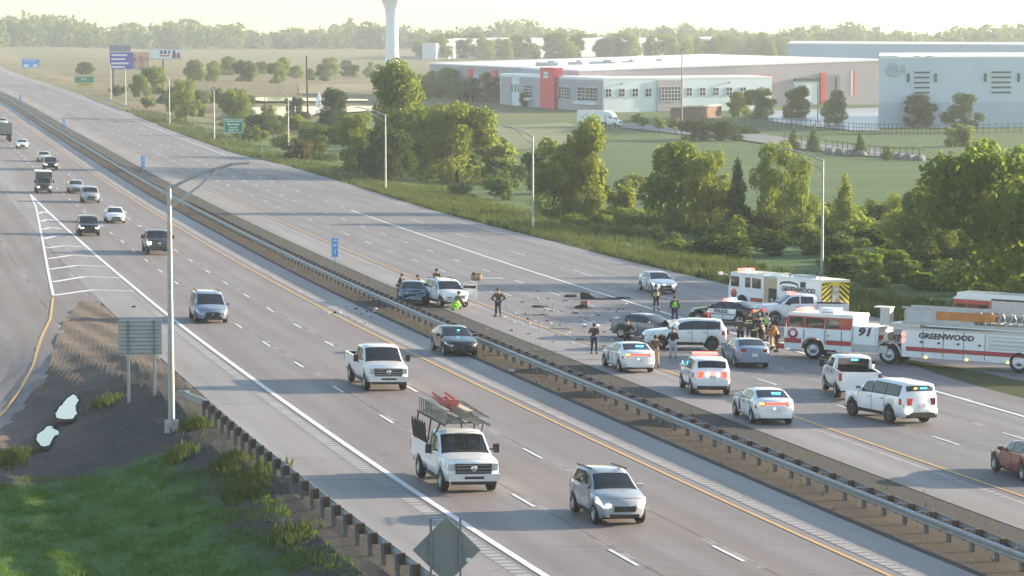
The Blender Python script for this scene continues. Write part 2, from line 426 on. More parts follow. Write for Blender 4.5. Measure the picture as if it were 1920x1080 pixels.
def m_dirt():
    t = NT('median_dirt'); p = t.pos(); uv = t.n('ShaderNodeUVMap').outputs[0]
    a = t.ramp(t.noise(p, 0.35, 5, 0.65), 0.35, 0.65); b = t.ramp(t.noise(p, 4.0, 5, 0.7), 0.35, 0.7); s, o, _ = t.xyz(uv)
    col = t.mix(a, (0.05, 0.042, 0.036), (0.098, 0.074, 0.055))
    col = t.mix(t.math('MULTIPLY', b, 0.55), col, (0.07, 0.06, 0.05))
    asph = t.math('MAXIMUM', t.math('SUBTRACT', 1.0, t.ramp(t.math('ADD', o, t.math('MULTIPLY', a, 0.7)), 10.6, 11.4), True), t.ramp(t.math('SUBTRACT', o, t.math('MULTIPLY', a, 0.5)), 12.3, 13.2))
    acol = t.mix(t.ramp(t.noise(p, 12.0, 4, 0.7), 0.3, 0.7), (0.05, 0.048, 0.046), (0.085, 0.078, 0.072))
    t.set(col=t.mix(asph, col, acol), rough=0.92, spec=0.2); t.bump(t.noise(p, 6.0, 5, 0.7), 0.6, 0.06)
    return t.m
def m_gore():
    t = NT('gore_soil'); p = t.pos(); uv = t.n('ShaderNodeUVMap').outputs[0]; s, o, _ = t.xyz(uv)
    a = t.ramp(t.noise(p, 0.25, 5, 0.65), 0.3, 0.7); b = t.ramp(t.noise(p, 3.2, 5, 0.72), 0.32, 0.7); c = t.ramp(t.noise(p, 14.0, 4, 0.7), 0.4, 0.7)
    soil = t.mix(b, (0.045, 0.042, 0.04), (0.085, 0.077, 0.07))
    sand = t.mix(b, (0.15, 0.118, 0.094), (0.21, 0.168, 0.135))
    up = t.ramp(t.math('ADD', s, t.math('MULTIPLY', a, 14.0)), 88, 108)
    left = t.math('SUBTRACT', 1.0, t.ramp(t.math('ADD', o, t.math('MULTIPLY', a, 2.0)), -14.5, -11.0), True)
    col = t.mix(t.math('MAXIMUM', up, t.math('MULTIPLY', left, t.ramp(s, 60, 74))), soil, sand)
    col = t.mix(t.math('MULTIPLY', c, 0.3), col, (0.035, 0.03, 0.027))
    gr = t.mix(b, (0.045, 0.11, 0.028), (0.09, 0.175, 0.045))
    ed = t.math('ADD', s, t.math('MULTIPLY', t.math('SUBTRACT', t.noise(p, 0.5, 5, 0.7), 0.5), 16.0))
    gm = t.math('MULTIPLY', t.math('SUBTRACT', 1.0, t.ramp(ed, 58.5, 61.5), True), t.math('SUBTRACT', 1.0, t.ramp(t.math('ADD', o, t.math('MULTIPLY', a, 1.6)), -10.6, -9.2), True))
    t.set(col=t.mix(gm, col, gr), rough=0.93, spec=0.2); t.bump(t.noise(p, 5.0, 6, 0.72), 0.8, 0.12)
    return t.m
median = sheet('median_ground', rS, 10.0, 15.45, 12, 0.022, m_dirt(), 'bare brown dirt median between the two carriageways')
gore_soil = grid('gore_ground', np.arange(-60, 137, 2.0), [np.linspace(min(-7.0, float(np.interp(s, RAMP_S, RAMP_O))) - 0.25, -6.72, 26) for s in np.arange(-60, 137, 2.0)],
                 lambda s, q: np.where(q > -6.9, 0.02, 0.05 + 0.07 * np.sin(q * 2.3 + s * 0.8) * np.sin(s * 0.51 - q)), m_gore())
tag(gore_soil, 'dark soil and grass slope below the near guardrail', kind='structure')

# painted markings: each dash and line a piece of its own on the carriageway it belongs to
def m_line(name, c, worn=0.45):
    t = NT(name); p = t.pos(); a = t.ramp(t.noise(p, 2.2, 5, 0.75), 0.38, 0.62); b = t.ramp(t.noise(p, 16.0, 3, 0.7), 0.35, 0.65)
    t.set(col=t.mix(t.math('MULTIPLY', t.math('MULTIPLY', a, b), worn), c, (0.2, 0.19, 0.185)), rough=0.6); return t.m
WHITE_L = m_line('worn_white_road_paint', (0.72, 0.72, 0.73)); YEL_L = m_line('worn_yellow_road_paint', (0.62, 0.36, 0.1), 0.6)
def stripe(name, pts, w, m, parent, dz=0.046):
    """a painted line through (s, o) points"""
    S = [a for a, _ in pts]; O = [b for _, b in pts]
    if S[0] > S[-1]: S, O = S[::-1], O[::-1]
    n = max(2, int((S[-1] - S[0]) / 6) + 2); ss = np.linspace(S[0], S[-1], n); oo = np.interp(ss, S, O)
    return grid(name, ss, [[q - w / 2, q + w / 2] for q in oo], lambda s, q: dz, m, parent)
def dashes(o, phase, first, last, parent, m=WHITE_L, w=0.13, gap=12.192, ln=3.05):
    base = None; k = math.ceil((first - phase) / gap)
    while phase + k * gap < last:
        s1 = phase + k * gap
        stripe('lane_dash', [(s1 - ln, o), (s1, o)], w if s1 < 300 else 0.16, m, parent); k += 1
dashes(0.0, 32.885, 20, 620, road_near); dashes(3.593, 350.22, 20, 620, road_near)
dashes(22.555, 170.687, 40, 640, road_far); dashes(26.277, 159.65, 40, 640, road_far)
dashes(33.8, 245.3, 100, 262, road_far, gap=24.4, ln=6.5)
dashes(30.0, 270.0, 264, 640, road_far)
stripe('edge_line', [(-60, 7.235), (1250, 7.235)], 0.16, YEL_L, road_near); stripe('edge_line', [(-60, 18.872), (1250, 18.872)], 0.16, YEL_L, road_far)
stripe('edge_line', [(-60, -3.3), (150, -3.45), (235, -3.8), (285, -3.95)], 0.26, WHITE_L, road_near)
stripe('edge_line', [(30, 29.85), (262, 29.95)], 0.26, WHITE_L, road_far)
stripe('edge_line', [(412, 33.2), (1250, 33.2)], 0.16, WHITE_L, road_far)
stripe('edge_line', [(140, -9.53), (204, -6.86), (257, -4.7), (282, -3.98)], 0.2, WHITE_L, gore)
stripe('edge_line', [(40, -23.6), (62, -19.7), (84, -15.7), (96, -13.4), (121, -10.85), (138, -9.67)], 0.16, YEL_L, ramp)
for (x0, y0, x1, y1) in ((100, 555, 250, 547), (97, 530, 225, 522), (92, 506, 200, 501), (90, 486, 180, 482), (86, 466, 155, 464), (80, 449, 135, 445), (78, 431, 115, 430), (76, 416, 103, 415), (73, 401, 90, 400)):
    a, b, c = at(x0, y0), at((x0 + x1) / 2, min(y0, y1) - 2.5), at(x1, y1)
    mb = MB(); q = [a, b, c]
    for i in (0, 1):
        d = Vector(q[i + 1]) - Vector(q[i]); nn = Vector((-d.y, d.x, 0)).normalized() * 0.24
        P = [Vector(q[i]) - nn, Vector(q[i]) + nn, Vector(q[i + 1]) + nn, Vector(q[i + 1]) - nn]
        mb.add([(p.x, p.y, ground(p.x, p.y) + 0.047 + 0.002 * i) for p in P], [(0, 1, 2, 3)][::1])
    mb.f = [f[::-1] for f in mb.f]
    mb.build('hatch_line', WHITE_L, gore)
# rumble strips: rows of ground-in grooves along the edge lines
def m_rumble():
    t = NT('milled_grooves'); uv = t.n('ShaderNodeUVMap').outputs[0]; s, o, _ = t.xyz(uv)
    f = t.math('FRACT', t.math('DIVIDE', s, 0.6)); g = t.math('LESS_THAN', f, 0.45)
    gate = t.ramp(t.noise(t.scale(uv, (0.4, 0.01, 1)), 1.0, 3), 0.4, 0.5)
    t.set(col=t.mix(t.math('MULTIPLY', g, t.math('ADD', 0.25, t.math('MULTIPLY', gate, 0.6))), (0.31, 0.305, 0.31), (0.14, 0.135, 0.135)), rough=0.85); t.bump(t.math('SUBTRACT', 1.0, g), 0.8, 0.03); return t.m
RUM = m_rumble()
stripe('rumble_strip', [(-60, 7.95), (420, 7.95)], 0.42, RUM, road_near, 0.041); stripe('rumble_strip', [(-60, 18.15), (420, 18.15)], 0.3, RUM, road_far, 0.041)
stripe('rumble_strip', [(-60, -4.0), (128, -4.0)], 0.5, RUM, road_near, 0.041)
# grass wedge at the far ramp nose
def m_verge():
    t = NT('verge_grass'); p = t.pos(); b = t.ramp(t.noise(p, 1.5, 5, 0.7), 0.3, 0.7)
    t.set(col=t.mix(b, (0.04, 0.065, 0.022), (0.1, 0.1, 0.045)), rough=0.9, spec=0.15); t.bump(t.noise(p, 6, 5, 0.7), 0.8, 0.1); return t.m
wedge = grid('verge', [30, 45, 60, 72, 81, 88, 94, 98], [np.linspace(a, b, 4) for a, b in ((33.4, 40), (33.4, 39), (33.3, 38.3), (33.2, 37.6), (33.1, 37), (33.4, 36.2), (33.8, 35.4), (34.3, 34.6))], lambda s, q: 0.05 + 0.02 * np.sin(q * 3), m_verge())
tag(wedge, 'narrow grass wedge at the nose of the far ramp', kind='structure')
# puddles lying in the low ground by the ramp
def m_water(name):
    t = NT(name); p = t.pos(); t.set(col=t.mix(t.ramp(t.noise(p, 1.0, 3), 0.3, 0.7), (0.05, 0.055, 0.06), (0.07, 0.07, 0.07)), rough=0.03, spec=0.9); t.bump(t.noise(p, 2.5, 3), 0.02, 0.02); return t.m
WATER = m_water('puddle_water')
for pp, lab in (([(133, 741), (150, 750), (147, 764), (153, 776), (148, 789), (131, 796), (108, 799), (99, 792), (104, 780), (111, 770), (118, 757)], 'larger bright puddle lying in the soil beside the exit ramp'),
                 ([(86, 806), (103, 804), (117, 811), (108, 824), (99, 843), (80, 849), (63, 840), (66, 825), (78, 815)], 'smaller bright puddle nearer the grass slope')):
    q = [Vector(at(*p)) for p in pp]; n = len(q); zz = sum(p.z for p in q) / n + 0.2; mb = MB(); ring = []; cc = sum(q, Vector()) / n
    for i in range(n):
        p0, p1, p2, p3 = q[i - 1], q[i], q[(i + 1) % n], q[(i + 2) % n]
        for f in (0, .25, .5, .75):
            c = 0.5 * ((2 * p1) + (p2 - p0) * f + (2 * p0 - 5 * p1 + 4 * p2 - p3) * f * f + (3 * p1 - p0 - 3 * p2 + p3) * f ** 3)
            ring.append((c.x * .72 + cc.x * .28 + random.uniform(-.05, .05), c.y * .9 + cc.y * .1))
    mb.add([(x, y, zz) for x, y in ring], [tuple(range(len(ring)))[::-1]])
    if True: mb.f = [tuple(range(len(ring)))]
    pd = tag(mb.build('puddle', WATER), lab, 'puddle', 'puddles beside the ramp'); wet = MB(); c2 = (sum(x for x, _ in ring) / len(ring), sum(y for _, y in ring) / len(ring))
    wet.add([(c2[0] + (x - c2[0]) * 1.3 + random.uniform(-.1, .1), c2[1] + (y - c2[1]) * 1.22, zz - .025) for x, y in ring], [tuple(range(len(ring)))]); wet.build('wet_rim', mat('wet_mud', (.03, .027, .025), .9, .3, 3, spec=.1), pd)
# ---------------------------------------------------------------- barriers, poles, signs
GALV = mat('galvanised_steel', (0.36, 0.37, 0.38), 0.45, 0.18, 4, metal=0.55); GALVD = mat('weathered_steel_post', (0.2, 0.205, 0.21), 0.6, 0.25, 5, metal=0.3); WOODP = mat('timber_offset_block', (0.1, 0.06, 0.045), 0.85, 0.3, 8)
SIGNB = mat('bare_aluminium_sign_back', (0.42, 0.44, 0.45), 0.5, 0.1, 3, metal=0.5); CONC = mat('cast_concrete', (0.36, 0.35, 0.33), 0.85, 0.15, 4)
def rail_mesh(sa, sb, o, side, z0=0.43, seg=2.0):
    """W beam from station sa to sb at offset o, its face towards side"""
    prof = [(0.0, 0.0), (.07, .05), (.07, .11), (.0, .155), (.07, .20), (.07, .26), (0.0, .31), (-.012, .31), (.055, .255), (.055, .205), (-.015, .155), (.055, .105), (.055, .055), (-.012, 0.0)]
    n = max(2, int((sb - sa) / seg) + 1); mb = MB(); vs = []
    for s in np.linspace(sa, sb, n):
        oo = o(s) if callable(o) else o
        for d, z in prof: vs.append(W(s, oo + side * d, z0 + z))
    k = len(prof); fs = [(i * k + a, i * k + (a + 1) % k, (i + 1) * k + (a + 1) % k, (i + 1) * k + a) for i in range(n - 1) for a in range(k)]
    mb.add(vs, fs); return mb
_post = MB(); _post.box((0, 0, 0.2), (.15, .012, 1.1)); _post.box((0.07, 0, 0.2), (.012, .1, 1.1)); _post.box((-0.07, 0, 0.2), (.012, .1, 1.1)); POST_ME = _post.mesh('post'); POST_ME.materials.append(GALVD)
_blk = MB(); _blk.box((0, 0, 0.585), (.2, .15, .36)); BLK_ME = _blk.mesh('offset_block'); BLK_ME.materials.append(WOODP)
def guardrail(label, sides, s0, s1, o, ind, every=1.905):
    r = empty('guardrail', (0, 0, 0))
    for off, side in sides:
        s = s0
        while s < min(s1, 300):
            rail_mesh(s, min(s + 7.65, s1), (lambda q, f=off: o(q) + f) if callable(o) else o + off, side).build('rail', GALV, r); s += 7.62
        if s1 > 300: rail_mesh(s, s1, (lambda q, f=off: o(q) + f) if callable(o) else o + off, side, seg=10).build('rail', GALV, r)
    far = MB(); s = s0
    while s < s1:
        oo = o(s) if callable(o) else o; p = W(s, oo); ps = head(s)
        if s < ind:
            link('post', POST_ME, None, r, p, ps); 
            for off, side in sides: link('offset_block', BLK_ME, None, r, W(s, oo + off - side * .1), ps)
        else: far.box((p[0], p[1], p[2] + .35), (.16, .12, .8)); far.box((p[0], p[1], p[2] + .58), (.55, .16, .34), Matrix.Rotation(ps, 3, 'Z'))
        s += every
    if far.v: f = far.build('post_row', GALVD, r); f['kind'] = 'stuff'
    return tag(r, label, 'guardrail')
guardrail('double sided steel guardrail along the dirt median', [(-.34, -1), (.34, 1)], 16, 900, 11.78, 260)
gr = guardrail('steel guardrail with timber blocks along the near shoulder', [(.24, 1)], 4, 69, -7.85, 80)
q = MB(); q.bar(W(69, -7.62, .6), W(72.5, -8.2, .62), .08, .3); q.box(W(72.6, -8.25, .62), (.5, .1, .32)); q.build('end_terminal', GALV, gr)
guardrail('short guardrail beside the far shoulder near the billboards', [(-.2, -1)], 640, 735, 38.2, 640, 6.0)
# lighting columns
def light_pole(px, py, h, arm, label, m=GALV, r0=.13, o=None, twin=True, foot=False):
    p = at(px, py) if o is None else W(*o); s, _ = so(p[0], p[1]); ps = head(s); r = empty('light_pole', p)
    q = MB(); q.tube([(0, 0, 0), (0, 0, h)], [r0, r0 * .6], 10); q.build('pole', m, r)
    c = MB(); c.tube([(0, 0, -.3), (0, 0, .55 if foot else .12)], .3, 12); c.build('base', CONC, r)
    if arm:
        d = Vector((math.cos(ps), math.sin(ps), 0)) * arm; e = d + Vector((0, 0, h + .9))
        a = MB(); a.tube([(0, 0, h - .1), tuple(d * .5 + Vector((0, 0, h + .55))), tuple(e)], .07, 6)
        if twin: a.tube([(0, 0, h - .9), tuple(d * .45 + Vector((0, 0, h - .05))), tuple(d * .72 + Vector((0, 0, h + .6)))], .055, 6)
        a.build('arm', m, r)
        u = d.normalized(); l = MB(); l.bar(tuple(e - u * .1), tuple(e + u * .65 + Vector((0, 0, .04))), .3, .12); l.build('lamp_head', m, r)
    return tag(r, label, 'light pole', 'roadside light poles')
light_pole(322, 812, 10.4, 2.7, 'tall steel light pole on a concrete footing beside the near guardrail', foot=True, r0=.15)
light_pole(999, 432, 9.5, -2.4, 'grey light pole between the two tree clumps across the road')
light_pole(723, 358, 9.7, -3.3, 'light pole in front of the largest tree clump')
light_pole(1541, 524, 9.9, -3.2, 'light pole rising behind the fire engine')
light_pole(541, 290, 9.4, -1.2, 'slim light pole left of the pond', twin=False, r0=.12)
light_pole(402, 265, 9.4, -1.0, 'slim light pole beside the green exit sign', twin=False, r0=.12)
light_pole(318, 235, 9.5, -1.0, 'slim light pole on the verge right of the billboards', twin=False, r0=.13)
light_pole(236, 201, 9.2, -1.0, 'pinkish slim pole standing under the billboard', twin=False, r0=.13)
light_pole(208, 186, 9.2, -1.0, 'slim pole next to the billboard leg at the far verge', twin=False, r0=.13)
WOODU = mat('dark_utility_timber', (0.06, 0.04, 0.03), 0.9, 0.25, 3)
p = at(578, 246); r = MB(); r.tube([(0, 0, 0), (-.3, 0, 15.8)], [.22, .16], 10); tag(r.build('utility_pole', WOODU, loc=p), 'tall dark wooden utility pole by the pond', 'utility pole')
for px, py, h, lab in ((497, 222, 5.0, 'short dark pole at the pond edge, left of the tall wooden pole'), (445, 206, 6.0, 'thin grey pole behind the green exit sign'), (301, 152, 9.0, 'thin pale pole behind the billboards')):
    r = MB(); r.tube([(0, 0, 0), (0, 0, h)], [.14, .1], 8); tag(r.build('pole', GALVD if 'grey' in lab or 'pale' in lab else WOODU, loc=at(px, py)), lab, 'pole')
# signs
GREEN_S = mat('green_sign_sheeting', (0.01, 0.22, 0.13), 0.4, 0.1, 2); BLUE_S = mat('blue_sign_sheeting', (0.07, 0.32, 0.75), 0.4, 0.1, 2); WHITE_S = mat('white_sign_print', (0.75, 0.77, 0.78), 0.5, 0.08, 3); YELLOW_S = mat('yellow_sign_sheeting', (0.6, 0.5, 0.05), 0.45, 0.1, 2); NAVY = mat('navy_panel_print', (0.02, 0.03, 0.2), 0.5, 0.1, 2)
def sign(name, p, yaw, w, h, z0, m, label, lines=(), back=False, posts=(-.3, .3), border=True, pw=.1, cat='sign'):
    """panel facing local -y; z0: height of its lower edge"""
    r = empty(name, p, yaw); q = MB(); q.box((0, 0, z0 + h / 2), (w, .05, h)); q.build('panel', m, r)
    for f in posts:
        q = MB(); q.box((f * w, .08, (z0 + h * .95) / 2 - .25), (pw, pw, z0 + h * .95 + .5)); q.build('post', GALV, r)
    if border:
        q = MB(); t = .05 * min(w, h)
        for a in (-1, 1): q.box((0, -.03, z0 + h / 2 + a * (h / 2 - t)), (w - t, .008, t * .6)); q.box((a * (w / 2 - t), -.03, z0 + h / 2), (t * .6, .008, h - t))
        q.build('border', WHITE_S, r)
    for k, (s, sz, dx, dz) in enumerate(lines): lettering(s, sz, WHITE_S, r, (dx, -.034, z0 + dz), '-y', bold=.012)
    return tag(r, label, cat)
def facing(p, extra=0.0): return math.atan2(p[1], p[0]) - math.pi / 2 + extra
p = at(438, 276); sign('exit_sign', p, facing(p, .1), 3.5, 2.6, 2.4, GREEN_S, 'green guide sign with four white lines on the far verge', [('Greenwood', .55, 0, 2.15), ('Municipal', .55, 0, 1.6), ('Airport', .5, 0, 1.05), ('EXIT 99', .5, 0, .5)], posts=(-.36, .36))
p = at(58, 148); sign('services_sign', p, facing(p), 6.2, 3.2, 3.6, BLUE_S, 'blue services sign at the far left verge', [('GAS  FOOD', .7, 0, 2.5)], posts=(-.3, .42), pw=.22)
for k in (-1, 1):
    q = MB(); q.box((k * 1.5, -.036, 4.5), (1.5, .02, 1.0)); q.build('logo_panel', WHITE_S, bpy.data.objects['services_sign'])
p = at(158, 168); sg = sign('lane_sign', p, facing(p), 5.6, 2.0, 1.9, GREEN_S, 'wide green exit sign with a yellow strip below', [('EXIT', .8, 0, 1.1)], posts=(-.35, .35), pw=.2)
q = MB(); q.box((.3, -.01, 1.45), (5.0, .06, .85)); q.build('exit_panel', YELLOW_S, sg); lettering('EXIT ONLY', .5, NAVY, sg, (.3, -.05, 1.45), '-y', bold=.02)
for px, py, sc, lab in ((628, 506, 1.0, 'blue mile marker sign standing in the median nearest the camera'), (268, 327, 1.0, 'blue mile marker in the median right of the distant traffic'), (120, 247, 1.0, 'blue mile marker far along the median'), (38, 198, 1.0, 'farthest small blue mile marker in the median')):
    p = at(px, py); r = sign('mile_marker', p, facing(p), .5, 1.5, 1.0, BLUE_S, lab, [('I-65', .2, 0, 1.3), ('99', .32, 0, .92), ('4', .34, 0, .38)], posts=(0,), border=False, pw=.06)
    q = MB(); q.box((0, -.03, 1.62), (.46, .008, .03)); q.build('border', WHITE_S, r); r['group'] = 'blue mile markers in the median'
# back of the gore exit sign, with its stiffening ribs
p = W(78.3, -9.55); ps = head(78); r = empty('exit_gore_sign', p, facing(p, -.05))
q = MB(); q.box((0, .03, 2.95), (2.0, .03, 1.62)); q.build('panel', SIGNB, r)
for k in range(9): q = MB(); q.box((0, -.0, 2.22 + k * .18), (1.98, .06, .035)); q.build('rib', GALVD, r)
for x in (-.55, .64):
    q = MB(); q.box((x, -.05, 2.95), (.08, .06, 1.64)); q.build('brace', GALVD, r)
    q = MB(); q.box((x, -.04, .95), (.13, .12, 2.5)); q.build('post', GALV, r)
tag(r, 'ribbed grey back of a sign on two posts in the gore', 'sign')
# back of the diamond warning sign at the lower edge
p = at(838, 1215); r = empty('warning_sign', p, facing(p))
q = MB(); d = .9; c = .06; P = [(-d, 0), (-d + c, -c), (-c, -d + c), (0, -d), (c, -d + c), (d - c, -c), (d, 0), (d - c, c), (c, d - c), (0, d), (-c, d - c), (-d + c, c)]
q.slab([(x, 2.62 + z) for x, z in P], 'y', .02, .05); q.build('panel', mat('dull_aluminium_sign_back', (.22, .23, .235), .55, .12, 2, metal=.4), r)
for x in (-.42, .36):
    q = MB(); q.box((x, -.01, 1.7), (.06, .06, 3.6)); q.build('post', GALVD, r)
q = MB(); q.box((.58, .01, 2.36), (.13, .012, .1)); q.build('sticker', WHITE_S, r)
tag(r, 'grey back of a diamond warning sign at the lower edge', 'sign')
# billboards
def billboard(px, py, w, h, z0, label, legs, face=.0):
    p = at(px, py); r = empty('billboard', p, facing(p, face)); q = MB(); q.box((0, .3, z0 + h / 2), (w, .5, h)); q.build('panel', SIGNB, r)
    for f in legs: q = MB(); q.box((f * w, .6, z0 / 2), (.7, .7, z0 + .8)); q.build('leg', GALVD, r)
    q = MB(); q.box((0, -.3, z0 - .25), (w, .7, .12)); q.build('catwalk', GALVD, r)
    return tag(r, label, 'billboard', 'billboards beyond the far verge')
PURPLE = mat('blue_violet_print', (0.06, 0.06, 0.42), 0.5, 0.3, .4); PINK = mat('collage_print', (0.5, 0.3, 0.25), 0.5, 0.8, .5); RED_S = mat('red_print', (0.5, 0.03, 0.05), 0.5, 0.1)
b = billboard(243, 168, 11.8, 5.2, 6.2, 'violet and food coloured billboard with white lines of print', (-.42, .42))
q = MB(); q.box((-2.4, .03, 8.8), (6.9, .03, 5.1)); q.build('poster', PURPLE, b); q = MB(); q.box((3.5, .03, 8.8), (4.9, .03, 5.1)); q.build('poster', PINK, b)
for z, wd in ((10.5, 4.8), (9.3, 4.2), (8.0, 5.2), (6.9, 4.0)): q = MB(); q.box((-5.4 + wd / 2, -.01, z), (wd, .02, .55)); q.build('print_line', WHITE_S, b)
q = MB(); q.box((-2.8, .3, 12.5), (6.6, .4, 1.9)); q.build('upper_panel', mat('grey_violet_panel', (.24, .23, .32), .5, .1), b)
b2 = billboard(312, 152, 10.6, 3.2, 7.6, 'white billboard with dark and red print next to the violet one', (-.1,))
q = MB(); q.box((0, .03, 9.2), (10.4, .03, 3.0)); q.build('poster', WHITE_S, b2)
for x, z, wd, hh in ((-1.6, 9.8, .9, 1.2), (-.3, 9.8, .9, 1.2), (1.0, 9.8, .6, 1.2)): q = MB(); q.box((x, -.01, z), (wd, .02, hh)); q.build('print_block', DECAL if 'DECAL' in globals() else NAVY, b2)
q = MB(); q.box((-.4, -.01, 8.6), (3.4, .02, .5)); q.build('print_line', RED_S, b2); q = MB(); q.slab([(2.0, 7.8), (3.2, 7.8), (3.4, 9.0), (2.9, 10.6), (2.3, 10.5), (2.1, 9.2)], 'y', -.03, -.01); q.build('print_figure', NAVY, b2); q = MB(); q.slab([(3.4, 7.8), (4.9, 7.8), (4.6, 9.4), (3.8, 9.8)], 'y', -.03, -.01); q.build('print_figure', RED_S, b2)
# ---------------------------------------------------------------- vehicles
GLASS = (lambda t: (t.set(col=t.mix(t.ramp(t.noise(t.coord('Object'), 1.3, 3), 0.3, 0.7), (0.012, 0.014, 0.016), (0.03, 0.033, 0.036)), rough=0.06, spec=0.75), t.m)[1])(NT('dark_tinted_glass'))
RUBBER = mat('tyre_rubber', (0.022, 0.021, 0.02), 0.85, 0.2, 6); BLACKP = mat('black_plastic_trim', (0.02, 0.02, 0.021), 0.55, 0.15, 5)
RIM = mat('alloy_rim', (0.42, 0.42, 0.43), 0.35, 0.15, 8, metal=0.8); RIMD = mat('dark_steel_rim', (0.05, 0.05, 0.052), 0.45, 0.15, 8, metal=0.4)
CHROME = mat('chrome_trim', (0.6, 0.6, 0.62), 0.15, 0.05, 4, metal=1.0); LENS = mat('headlamp_lens', (0.5, 0.52, 0.55), 0.1, 0.1, 6, spec=0.9)
HEAD_ON = glow('lit_headlamp', (1.0, 0.93, 0.72), 2.0); TAIL = mat('red_tail_lens', (0.33, 0.018, 0.02), 0.18, 0.15, 6); TAIL_ON = glow('lit_red_tail_lamp', (1.0, 0.1, 0.05), 0.7)
AMBER_ON = glow('lit_amber_lamp', (1.0, 0.55, 0.1), 1.8); BLUE_ON = glow('lit_blue_lamp', (0.08, 0.6, 1.0), 1.6); RED_ON = glow('lit_red_lamp', (1.0, 0.1, 0.08), 2.2); WHITE_ON = glow('lit_white_lamp', (1.0, 0.95, 0.8), 2.5)
PLATE = mat('licence_plate', (0.6, 0.62, 0.66), 0.5, 0.1, 10); UNDER = mat('underbody_grime', (0.018, 0.017, 0.016), 0.9, 0.2, 4)
BUMPER = mat('bright_plated_bumper', (.7, .71, .73), .25, .08, 4, metal=.45)
WHITE = paint('white_vehicle_paint', (0.78, 0.79, 0.8)); BLACK_P = paint('black_vehicle_paint', (0.012, 0.012, 0.014), 0.2); SILVER = paint('silver_vehicle_paint', (0.33, 0.345, 0.37))
GREY_P = paint('grey_vehicle_paint', (0.16, 0.175, 0.2)); BLUEGREY = paint('blue_grey_vehicle_paint', (0.2, 0.25, 0.33)); MAROON = paint('maroon_vehicle_paint', (0.2, 0.04, 0.028)); CREAM = paint('cream_vehicle_paint', (0.6, 0.56, 0.44)); GUN = paint('gunmetal_vehicle_paint', (0.07, 0.075, 0.085))
def _wheel_meshes():
    r, w = 0.34, 0.115
    t = MB(); t.lathe([(0.225, -w), (0.30, -w * 1.02), (0.33, -w * 0.82), (r, -w * 0.4), (r, w * 0.4), (0.33, w * 0.82), (0.30, w * 1.02), (0.225, w)], 24, 'y')
    rim = MB(); rim.lathe([(0.228, w * 0.9), (0.205, w * 0.82), (0.2, w * 0.3), (0.02, w * 0.25)], 24, 'y'); rim.lathe([(0.0, w * 0.86), (0.05, w * 0.84), (0.06, w * 0.5)], 10, 'y')
    for k in range(5):
        a = 2 * math.pi * k / 5
        rim.bar((0.04 * math.cos(a), w * 0.66, 0.04 * math.sin(a)), (0.21 * math.cos(a), w * 0.76, 0.21 * math.sin(a)), 0.06, 0.03, up=(0, 1, 0))
    disc = MB(); disc.lathe([(0.228, w * 0.9), (0.215, w * 0.7), (0.13, w * 0.45), (0.1, w * 0.8), (0.06, w * 0.85), (0.0, w * 0.9)], 20, 'y')
    for k in range(8):
        a = 2 * math.pi * k / 8; disc.box((0.165 * math.cos(a), w * 0.58, 0.165 * math.sin(a)), (0.03, 0.02, 0.03))
    return t.mesh('tyre'), rim.mesh('rim'), disc.mesh('rim')
TYRE_ME, RIM_ME, DISC_ME = _wheel_meshes()
TYRE_ME.materials.append(RUBBER)
_rims = {}
def wheel(parent, x, y, r, w=0.22, rimmat=None, disc=False):
    side = 1 if y > 0 else -1
    o = link('wheel', TYRE_ME, None, parent, (x, y, r)); o.scale = (r / 0.34, w / 0.23, r / 0.34)
    if side < 0: o.rotation_euler = (0, 0, math.pi)
    rimmat = rimmat or RIM; key = (rimmat.name, disc)
    if key not in _rims:
        me = (DISC_ME if disc else RIM_ME).copy(); me.materials.clear(); me.materials.append(rimmat); _rims[key] = me
    link('rim', _rims[key], None, o)
    return o
